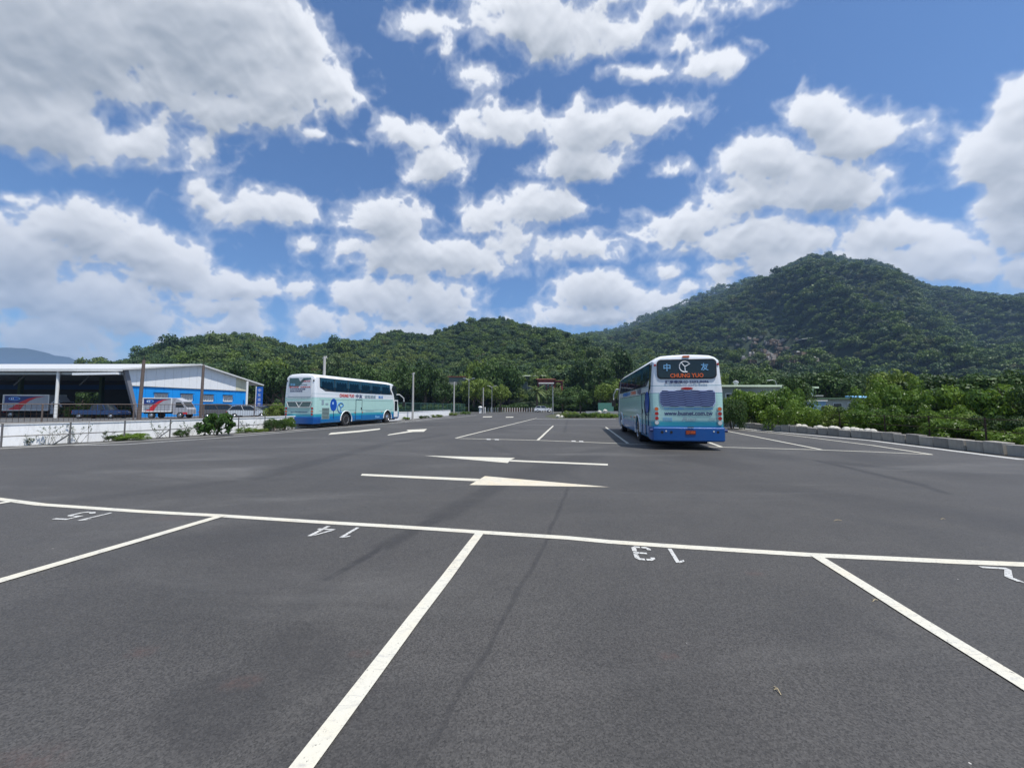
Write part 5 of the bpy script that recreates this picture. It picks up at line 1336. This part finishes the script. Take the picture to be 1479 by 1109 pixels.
def forest(name, H_, u0, u1, t0, t1, spacing, rr, mats, seed, skip=None, nleaf=420, label=None, lsize=.13):
    rs = np.random.RandomState(seed); protos = []
    for i in range(6): protos.append(leaf_mesh('crown', crown_lobes(seed*10+i, 11, rs.uniform(.75, 1.1), .36), nleaf, lsize, seed*10+i, m=mats[i % len(mats)]))
    pts, sc, ro, ix = [], [], [], []
    N = int(abs(u1-u0)/FOC*(H_.Y((u0+u1)/2, t1)**2-H_.Y((u0+u1)/2, t0)**2)/2/spacing**2)
    cand = []; tt = t0
    while tt < t1:               # rows of jittered cells so that the canopy closes
        Ym = H_.Y((u0+u1)/2, tt); u = u0
        while u < u1:
            Yl = H_.Y(u, tt); st_ = spacing*FOC/Yl; uu = u+rs.uniform(-.5, .5)*st_
            Y1 = H_.Y(uu, 1); Y0_ = H_.Y(uu, 0); cand.append((uu, tt+rs.uniform(-.5, .5)*spacing/(Y1-Y0_))); u += st_
        tt += spacing/(H_.Y((u0+u1)/2, 1)-H_.Y((u0+u1)/2, 0))
    for u, t in cand:
        Y = H_.Y(u, t)
        x = (u-739.5)/FOC*Y; z = H_.h(u, t)
        if z < -.5 or (skip and skip(u, t, x, Y, z)): continue
        big = mnoise.noise(Vector((x*.03, Y*.03, seed)))
        r = rs.uniform(*rr)*(1+.40*big)*float(np.exp(rs.normal()*.22))
        if blocked(x, Y, z+r*1.4, r): continue
        pts.append((x, Y, z+r*.30)); sc.append((r*rs.uniform(.85, 1.2), r*rs.uniform(.85, 1.2), r*rs.uniform(.85, 1.35))); ro.append((rs.uniform(-.12, .12), rs.uniform(-.12, .12), rs.uniform(0, 2*PI))); ix.append(rs.randint(6))
    o = gn_scatter(name, pts, sc, ro, ix, protos); tag(o, kind='stuff')
    if label: o['label'] = label
    return o, len(pts)
def clearing(u, t, x, Y, z):
    # the terraced graves low on the mountain: thin tree cover there
    py = 586-(z-CAM_H)/Y*FOC
    d = ((u-1112)/62)**2+((py-508)/26)**2
    return d < 1 and random.random() < .97-.30*d
random.seed(8)
_, n0 = forest('lower_forest', hill, -420, 1380, .03, .30, 3.5, (1.9, 3.6), [FOL_A, FOL_A3, FOL_A, FOL_A2, FOL_A, FOL_A3], 11, nleaf=1500, lsize=.075)
_, n1 = forest('forest', hill, -420, 1380, .30, 1.12, 3.5, (1.8, 3.5), [FOL_A, FOL_A3, FOL_A, FOL_A2, FOL_A, FOL_A3], 1, nleaf=900, lsize=.085)
_, n2 = forest('mountain_forest', mount, 660, 1900, .0, 1.08, 4.2, (2.3, 4.4), [FOL_A, FOL_A3, FOL_A, FOL_A2, FOL_A, FOL_A3], 2, skip=clearing, nleaf=500, lsize=.11)
_, n3 = forest('ridge_forest', back, 800, 1500, .40, 1.08, 6.6, (4.5, 7), [FOL_A], 3, nleaf=220)
print('forest', n0, n1, n2, n3)

# ------------------------------------------------------------------ individual trees of the belt below the hills
def trunk_mesh(h, r, seed, limbs=5, m=M_bark):
    rs = random.Random(seed); b = MB(); bend = rs.uniform(-.08, .08)*h
    b.tube([(0, 0, -.2), (bend*.3, 0, h*.35), (bend, bend*.4, h*.75), (bend*1.1, bend*.5, h)], [r*1.25, r, r*.75, r*.35], 8)
    for i in range(limbs):
        a = 2*PI*i/limbs+rs.random(); z0 = h*rs.uniform(.35, .7); ln = h*rs.uniform(.25, .4)
        b.tube([(bend*.6, bend*.2, z0), (bend*.6+math.cos(a)*ln*.6, math.sin(a)*ln*.6, z0+ln*.55), (bend*.6+math.cos(a)*ln, math.sin(a)*ln, z0+ln*1.05)], [r*.5, r*.35, r*.15], 6)
    return b.mesh('trunk', m, True)
TP = []
for i, (mt, nl) in enumerate(((FOL_N, 2600), (FOL_N, 2600), (FOL_N, 2600), (FOL_Y, 2400), (FOL_N, 2200))):
    TP.append((trunk_mesh(.72, .035, 40+i), leaf_mesh('crown', crown_lobes(60+i, 17, 1.0, .30), nl, .060, 60+i, m=mt)))
def belt_tree(x, Y, h, r, kind, label, group, zb=0, rz=None):
    # unit tree: trunk .72 high, crown from .3 to 1.3 in crown radii; scaled to height h and crown radius r
    tm, cm = TP[kind]
    o = empty('broadleaf_tree', (x, Y, zb), rnd.random()*6.28 if rz is None else rz, label, 'tree', group)
    t = link('trunk', tm, o); t.scale = (h, h, h)
    c = link('crown', cm, o); c.scale = (r, r, h*.62); c.location = (0, 0, h*.26)
    return o
rt = random.Random(21)
GRP = {0: ('dark green tree below the hill', 'dark trees along the foot of the hill'), 3: ('yellow-green tree below the hill', 'yellow-green trees below the hill')}
cnt = 0
def belt(px0, px1, n, Y0, Y1, h0, h1, r0, r1, pk=.12):
    global cnt
    for i in range(n):
        px = px0+(px1-px0)*(i+rt.random())/n; Y = rt.uniform(Y0, Y1); x = (px-739.5)/FOC*Y
        h = rt.uniform(h0, h1); r = rt.uniform(r0, r1); k = 3 if rt.random() < pk else rt.choice([0, 1, 2, 4]); g = GRP[3 if k == 3 else 0]
        if blocked(x, Y, h, r): continue
        q = (h-h0)/(h1-h0); sz = 'tall ' if q > .66 else 'low ' if q < .33 else ''; row = 'front' if Y < (Y0+Y1)/2 else 'rear'
        belt_tree(x, Y, h, r, k, sz+g[0]+' '+landmark(px)+', '+row+' row', g[1]); cnt += 1
belt(395, 905, 40, 99, 108, 6, 10, 2.8, 4.6)
belt(380, 905, 36, 109, 122, 10, 16, 3.6, 5.6)
belt(150, 420, 24, 86, 100, 7, 12, 3.0, 4.8, .08)
belt(-260, 150, 16, 86, 104, 4.5, 7, 2.6, 3.8, .08)
# fore-belt on the right between the low buildings and the mountain
GRP = {0: ('mid green tree below the mountain', 'trees behind the right-hand sheds'), 3: ('light green tree below the mountain', 'light trees behind the right-hand sheds')}
belt(1040, 1620, 34, 60, 82, 4.5, 7.2, 2.4, 3.8, .3)
belt(1040, 1620, 26, 84, 100, 7, 9.5, 3.0, 4.4, .2)
# single trees that stand out
for (px, py, Y, r, k, lab) in (
    (697, 550, 93, 3.4, 3, 'rounded yellow-green tree behind the post by the gate booth'),
    (722, 556, 94, 2.8, 3, 'smaller rounded yellow-green tree right of the gate booth trees'),
    (880, 553, 88, 3.6, 3, 'bright green tree immediately left of the right coach'),
    (865, 530, 98, 4.4, 0, 'tall green tree left of the right coach, below the slope'),
    (846, 520, 108, 5.0, 2, 'tallest dark tree between the lamp post and the right coach'), (892, 512, 112, 5.4, 4, 'big dark tree rising behind the flank of the right coach'), (735, 530, 106, 4.8, 0, 'tall dark tree left of the palm'), (615, 528, 100, 4.6, 1, 'tall dark tree beside the tallest concrete post'),
    (812, 569, 72, 2.6, 2, 'dark bushy tree right of the lamp post'),
    (838, 566, 76, 2.8, 4, 'dark tree between the lamp post and the green screen'),
    (640, 556, 90, 3.2, 1, 'dark round tree left of the thin concrete post'),
    (1150, 549, 38, 1.5, 0, 'dark slender tree in front of the pale shed roofs'),
    (1290, 536, 32, 1.9, 3, 'tall yellowish tree at the centre of the right-hand bushes'),
    (1335, 545, 30, 2.3, 0, 'round green tree right of the yellowish tree'),
    (1405, 548, 27, 2.3, 4, 'green tree near the right edge, behind the wire fence'),
    (1476, 541, 25, 1.9, 1, 'darkest tree at the far right edge of the photo')):
    p = at(px, py, Y); belt_tree(p.x, Y, p.z/1.02, r, k, lab, None)

ru = np.random.RandomState(5); up_ = []; us = []; ur = []
for i in range(420):
    px = ru.uniform(-300, 1500); Y = ru.uniform(97.5, 104) if px < 1000 else ru.uniform(50, 60); x = (px-739.5)/FOC*Y; r = ru.uniform(1.0, 2.2)
    if blocked(x, Y, r*1.2, r) or (px < 420 and Y > 0 and x < -40 and False): continue
    up_.append((x, Y, 0)); us.append((r*1.2, r*1.2, r)); ur.append((0, 0, ru.uniform(0, 6.28)))
und = gn_scatter('undergrowth', up_, us, ur, ru.randint(0, 3, len(up_)), [leaf_mesh('crown', crown_lobes(300+i, 9, .7, .4), 900, .09, 300+i, m=FOL_N) for i in range(3)]); tag(und, kind='stuff')

# palm
def palm(px, py, Y):
    p = at(px, py, Y); h = p.z; root = empty('palm_tree', (p.x, Y, 0), 0, 'feathery date palm behind the far road, above the white car', 'palm tree')
    MB().tube([(0, 0, 0), (.05, 0, h*.3), (0, 0, h*.62)], [.35, .28, .25], 10).build('trunk', M_bark, root)
    rs = random.Random(3)
    for i in range(46):
        a = 2*PI*i/46*2.4; e = rs.uniform(-.5, 1.3); ln = 3.1*rs.uniform(.8, 1.1); pts = []
        for k in range(7):
            t = k/6; r = ln*t*math.cos(e*(1-t*.5)); z = h*.62+ln*t*math.sin(e)*.95-ln*t*t*(1.0 if e < .9 else .55)*.62
            pts.append(Vector((math.cos(a)*r, math.sin(a)*r, z)))
        b = MB()
        for k in range(6):
            m0, m1 = pts[k], pts[k+1]; d = (m1-m0); s_ = Vector((-math.sin(a), math.cos(a), 0))
            for q in range(3):
                o0 = m0.lerp(m1, q/3); wl = .55*math.sin(PI*min(.97, .12+(k+q/3)/6.5)); 
                for sg_ in (-1, 1): b.add([o0, o0+d*.30, o0+s_*sg_*wl+d*.5-Vector((0, 0, wl*.45))], [(0, 1, 2)])
        b.build('frond', FOL_P, root)
palm(775, 547, 97)

# ------------------------------------------------------------------ houses on the slope, graves
hs = building('house', 'hillside house with a pale green sheet roof above the palm', 753, 786, 128, 8, at(770, 543.5, 128).z, M_gwall, M_groof, zbase=3.0, nwin=3, cat='house', slope=.9, over=.7)
hs2 = building('house', 'hillside house with red facade and red-brown roof beside the green-roofed one', 778, 800, 118, 6, at(790, 548.5, 118).z, M_brick, M_red_r, zbase=2.0, nwin=4, cat='house', slope=.6, over=.6)
zz = at(790, 553.5, 118).z-2
w_ = at(800, 550, 118).x-at(778, 550, 118).x; MB().box((0, -.25, zz), (w_, .5, .35)).build('balcony', M_white, hs2)
building('house', 'low red-tiled annex at the right of the red hillside house', 800, 813, 119, 5, at(805, 550.5, 119).z, M_brick, M_red_r, zbase=2.0, nwin=1, cat='house')
building('house', 'tiny pale-roofed house in the trees left of the right coach', 882, 893, 126, 6, at(887, 544.5, 126).z, M_gwall, M_fascia, zbase=3, cat='house')
building('house', 'tiny reddish-roofed house in the trees above the right coach flank', 895, 908, 140, 6, at(900, 541, 140).z, M_gwall, M_red_r, zbase=3, cat='house')
building('house', 'tiny house with pale eaves in the trees behind the thin concrete post', 648, 672, 120, 6, at(660, 544.5, 120).z, M_gwall, M_red_r, zbase=2, cat='house')
def on_hill(H_, px, py):
    # first point of the slope met by the ray through a photo pixel
    for k in range(0, 400):
        t = k/400; Y = H_.Y(px, t); z = H_.h(px, t)
        if z >= at(px, py, Y).z: return Vector(((px-739.5)/FOC*Y, Y, z)), t
    return None, 0
M_grave = [mat('grave_stone_%d' % i, c, .85, var=.2) for i, c in enumerate(((.34, .32, .29), (.42, .38, .33), (.28, .25, .22), (.50, .48, .45)))]
M_earth = mat('bare_terrace', (.15, .11, .075), .95, var=.3, vscale=.3, bump=.5)
rg = random.Random(2); ng = 0
GL_ = ['wider earth grave terrace in the left half of the mountain clearing', 'small stone grave in the left half of the mountain clearing', 'wider earth grave terrace in the right half of the mountain clearing', 'small stone grave in the right half of the mountain clearing']
for i in range(62):
    px = rg.gauss(1112, 28); py = rg.uniform(489, 531)+(px-1108)*.08
    p, t = on_hill(mount, px, py)
    if p is None: continue
    g_ = empty('hillside_grave', p+Vector((0, 0, 2.2)), rg.uniform(-.5, .5), GL_[i % 2 + 2*(px > 1112)], 'grave', 'graves in the mountain clearing')
    w = rg.uniform(5, 7) if i % 2 == 0 else rg.uniform(2.5, 4)
    MB().box((0, 0, -.8), (w, w*.7, 2.4)).build('terrace', M_earth if i % 2 == 0 else M_grave[2], g_)
    MB().box((0, w*.25, .9), (w*.5, .5, 1.2)).build('headstone', rg.choice(M_grave), g_)
    ng += 1
p, t = on_hill(mount, 1163, 502)
if p:
    hh_ = empty('hut', p+Vector((0, -2, 3)), 0, 'white-roofed hut in the clearing on the mountain', 'hut')
    MB().box((0, 0, 1.2), (7, 5, 3)).build('wall', M_dark, hh_); MB().prism([(-5, 2.4), (5, 3.9), (5, 4.2), (-5, 2.8)], 7, Matrix.Translation((0, -3.5, 0))).build('roof', M_white, hh_)
for (px, py, lab) in ((1188, 516, 'white structure lying right of the hut on the mountain'), (1103, 515, 'white speck of a shrine in the grave clearing left of the hut')):
    p, t = on_hill(mount, px, py)
    if p: o = MB().box((0, 0, 1.5), (4.5 if px > 1150 else 2.5, 3, 2.6)).build('shrine', M_white); o.location = p+Vector((0, 0, 2)); tag(o, lab, 'shrine')

# ------------------------------------------------------------------ bushes and weeds close to the lot
def bush_lobes(seed, k, spread=.75, top=.7):
    rs = random.Random(seed); return [(rs.uniform(-spread, spread), rs.uniform(-spread, spread), rs.uniform(.12, top)*(1.3 if rs.random() < .2 else 1), rs.uniform(.14, .34)) for _ in range(k)]
BM = [leaf_mesh('foliage', bush_lobes(80+i, 26, .75, .78), n_, s_, 80+i, up=.5, squash=.55, m=m_) for i, (n_, s_, m_) in enumerate(((6500, .036, FOL_B), (6500, .042, FOL_B), (5200, .050, FOL_B), (6500, .034, FOL_N), (5200, .046, FOL_Y)))]
def stem_mesh(seed, n=7):
    rs = random.Random(seed); b = MB()
    for i in range(n):
        a = rs.random()*6.28; r = rs.uniform(.2, .7); b.tube([(math.cos(a)*.05, math.sin(a)*.05, -.03), (math.cos(a)*r*.5, math.sin(a)*r*.5, .35), (math.cos(a)*r, math.sin(a)*r, rs.uniform(.6, .95))], [.022, .016, .006], 5)
    return b.mesh('stems', M_bark)
SM = [stem_mesh(i) for i in range(3)]
def bush(x, y, w, h, k, label, group=None, name='bush', d=None):
    o = empty(name, (x, y, 0), rnd.random()*6.28, label, 'bush', group)
    a = link('stems', SM[k % 3], o); a.scale = (w, d or w, h)
    c = link('foliage', BM[k], o); c.scale = (w, d or w, h); return o
RG = 'leafy bushes along the back of the concrete blocks'
rb = random.Random(31)
for i in range(34):                # hedge right behind the wire fence
    s_ = (i+.3+rb.random()*.5)/34*LF; p, t = along(FR, s_); q = Vector((1.0+rb.random()*1.4, .4, 0))
    hgt = rb.uniform(.5, 1.35)
    kk_ = rb.choice([0, 1, 2, 3, 4, 4]); ppx = 739.5+(p.x+q.x)/(p.y+q.y)*FOC
    bush(p.x+q.x, p.y+q.y, rb.uniform(.8, 1.4), hgt, kk_, '%s %s bush at the wire fence, %s' % ('taller' if hgt > 1.0 else 'low', ('bright green', 'fresh green', 'big-leaved green', 'dark green', 'yellowish')[kk_], 'beside the right coach' if ppx < 1110 else 'below the carport' if ppx < 1180 else 'below the excavator' if ppx < 1245 else 'below the yellowish tree' if ppx < 1320 else 'below the round green tree' if ppx < 1400 else 'near the right edge'), RG)
for (px, py, Y, w, k, lab) in (
    (1075, 561, 27.5, 1.7, 1, 'bright green wide bush nearest the right coach'), (1112, 558, 28.0, 1.9, 1, 'tallest bright green bush in front of the long shed'),
    (1143, 566, 29, 1.6, 0, 'bright green bush right of the tallest one'), (1056, 574, 25, 1.0, 3, 'dark bush tucked against the rear corner of the right coach'),
    (1145, 581, 22.5, 1.3, 0, 'low bright bush below the carport'), (1180, 588, 23.5, 1.2, 2, 'bush below the light blue cabin'),
    (1206, 586, 22, 1.2, 4, 'yellowish bush in front of the excavator'), (1235, 582, 22, 1.4, 3, 'dull green bush right of the excavator'),
    (1262, 572, 22, 1.3, 0, 'green bush left of the yellowish tree'), (1297, 562, 22.5, 1.6, 0, 'tall green bush below the yellowish tree'),
    (1335, 568, 20.5, 1.6, 2, 'broad bush under the round green tree'), (1372, 566, 20, 1.6, 3, 'dark bush between the two right-hand trees'),
    (1410, 560, 19, 1.5, 2, 'big pale-leaved bush near the right edge'), (1445, 566, 18, 1.5, 2, 'pale-leaved bush beside the dark edge tree'),
    (1490, 560, 17.5, 1.7, 3, 'dark bush cut by the right edge of the photo'), (1560, 560, 16, 1.9, 3, 'dark bush beyond the right edge')):
    p = at(px, py, Y); bush(p.x, Y, w, p.z*(1.0 if px < 1120 else .92 if px < 1250 else 1.08), k, lab)
# planted island
ri = random.Random(6)
for i in range(13):
    px = 817+i*5.9; p = at(px, 593+ri.uniform(-3, 5), 47.5+ri.uniform(-.5, 3)); bush(p.x, p.y, ri.uniform(.6, 1.1), max(.3, p.z*.8*ri.uniform(.6, 1.1)), ri.choice([0, 1, 4, 3]), 'low weedy bush on the planted island beyond the far stalls', 'bushes on the planted island')
# brownish hedge in the warehouse yard and behind the lot
rh = random.Random(9)
for i in range(15):
    px = 90+i*6.8; p = at(px, 586, 50); bush(p.x, 51+rh.uniform(-1, 1), 1.3, 1.5+rh.uniform(-.2, .2), rh.choice([3, 3, 4]), 'ragged hedge clump before the open warehouse bay, '+('between the white column and the pickup' if i < 5 else 'behind the pickup' if i < 11 else 'between the pickup and the brown pole'), 'hedge clumps before the warehouse bay')
for i in range(6):
    px = 384+i*4.5 if i < 6 else 560+i*16; p = at(px, 584, 38); bush(p.x, 40 if i < 6 else 55, 1.3, 1.55, 4 if i % 2 else 0, 'yellow-green hedge clump behind the fence near the left coach' if i < 6 else 'green hedge clump behind the mesh fence beyond the left coach', 'hedge clumps near the left coach' if i < 6 else 'hedge clumps behind the mesh fence')
# plants by the white wall
FOL_D = foliage('leaves_big', (.022, .058, .012), (.070, .14, .022), .3, .4)
BL_ = leaf_mesh('foliage', bush_lobes(99, 16, .72, .8), 900, .12, 99, up=.7, squash=.6, m=FOL_D)
p = G(313, 628.5); o = empty('bush', p, 0, 'big-leaved dark green bush in front of the white wall', 'bush')
a = link('stems', SM[0], o); a.scale = (1.0, .7, 1.0); c = link('foliage', BL_, o); c.scale = (1.0, .7, 1.12)
for (px, py, w, h, k, lab) in ((192, 636, .75, .35, 1, 'low green weed patch at the foot of the white wall'), (262, 631, .55, .40, 3, 'small weed tuft left of the big-leaved bush'), (168, 637, .4, .25, 3, 'tiny weed tuft beside the railing brace'),
    (396, 622.5, .9, .75, 3, 'ragged weeds at the rear corner of the left coach'), (410, 621, .8, .85, 1, 'green weeds partly hidden by the left coach'), (355, 625.5, .5, .28, 0, 'thin weeds between the bush and the left coach'), (376, 624, .4, .22, 4, 'pale weed tuft under the railing near the left coach'),
    (586, 606.4, .5, .35, 1, 'weed tuft at the foot of the tall concrete post'), (612, 604.6, .9, .40, 3, 'weeds right of the tall concrete post'), (630, 602.8, .9, .38, 4, 'pale weeds along the far end of the white wall'), (655, 600.0, 1.0, .45, 4, 'yellowish weeds around the thin concrete post'), (672, 598.6, 1.0, .5, 0, 'weeds left of the domed cabinet')):
    q = G(px, py); bush(q.x, q.y, w, h, k, lab, name='weed_clump', d=w*.6)
# dry twiggy stalks against the wall
M_stalk = mat('dry_stalk', (.10, .10, .05), .9)
def stalks(px, py, h, n, seed, label):
    rs = random.Random(seed); b = MB(); q = G(px, py); lv_ = MB()
    for i in range(n):
        a = rs.uniform(-.9, .9); l = h*rs.uniform(.6, 1.1); x = rs.uniform(-.3, .3); pts = [(x, 0, 0), (x+math.sin(a)*l*.5, rs.uniform(-.1, .1), l*.5), (x+math.sin(a)*l, rs.uniform(-.2, .2), l*.9)]
        b.tube(pts, [.007, .005, .003], 4)
        for k in range(12):
            t = rs.uniform(.35, 1); c_ = Vector(pts[1]).lerp(Vector(pts[2]), t) if t > .5 else Vector(pts[0]).lerp(Vector(pts[1]), t*2)
            u_ = Vector((rs.uniform(-1, 1), rs.uniform(-1, 1), rs.uniform(-.3, 1))).normalized()*.05; lv_.add([c_, c_+u_+Vector((.02, 0, 0)), c_+u_*1.7, c_+u_-Vector((.02, 0, 0))], [(0, 1, 2, 3)])
    o = empty('weed', q, 0, label, 'weed'); b.build('stalk', M_stalk, o); lv_.build('leaves', FOL_N, o)
stalks(108, 640, .85, 9, 1, 'tall spindly weed right of the second railing post'); stalks(72, 642, .75, 9, 2, 'spindly weed between the first two railing posts'); stalks(155, 638, .5, 8, 3, 'short spindly weed before the third railing post')
stalks(233, 633, .8, 8, 4, 'spindly weed against the wall right of the green weed patch'); stalks(272, 631, .8, 8, 5, 'spindly weed just left of the big-leaved bush'); stalks(362, 624.5, .7, 8, 6, 'spindly weed right of the big-leaved bush'); stalks(40, 643, .4, 7, 7, 'lowest spindly weed at the far left of the wall')
# litter on the asphalt
M_straw = mat('dry_straw', (.42, .34, .20), .9)
for (px, py, L_, a, lab) in ((1123, 998, .03, 1.5, 'short straw stalk lying on the asphalt near the bottom right'), (1264, 868, .03, .3, 'dry forked twig on the asphalt right of stall line thirteen'), (1210, 752, .06, .1, 'dry leaf bit on the asphalt above the long white line'), (1362, 750, .04, .2, 'tiny dry leaf bit at the upper right of the asphalt')):
    q = G(px, py); b = MB(); d = Vector((math.cos(a), math.sin(a), 0))*L_
    b.tube([-d, Vector((0, 0, .012)), d], .0025, 5); b.tube([Vector((0, 0, .01)), Vector((-d.y, d.x, 0))*.6+Vector((0, 0, .006))], .002, 5)
    o = b.build('dry_twig', M_straw); o.location = q+Vector((0, 0, .004)); tag(o, lab, 'twig')

# ------------------------------------------------------------------ haze
HAZE = 2.0e-4
hz = MB().box((0, 2600, 199), (9400, 7400, 400)); me = hz.mesh('haze')
hm = bpy.data.materials.new('haze_air'); hm.use_nodes = True; hm.node_tree.nodes.clear(); N = NT(hm.node_tree)
pvn = N.n('ShaderNodeVolumePrincipled'); N.set(pvn, 'Color', (.42, .64, 1.0, 1)); N.set(pvn, 'Density', HAZE); N.set(pvn, 'Anisotropy', .25)
ho = N.n('ShaderNodeOutputMaterial'); hm.node_tree.links.new(pvn.outputs[0], ho.inputs['Volume']); me.materials.append(hm)
hzo = link('haze', me); tag(hzo, kind='stuff')
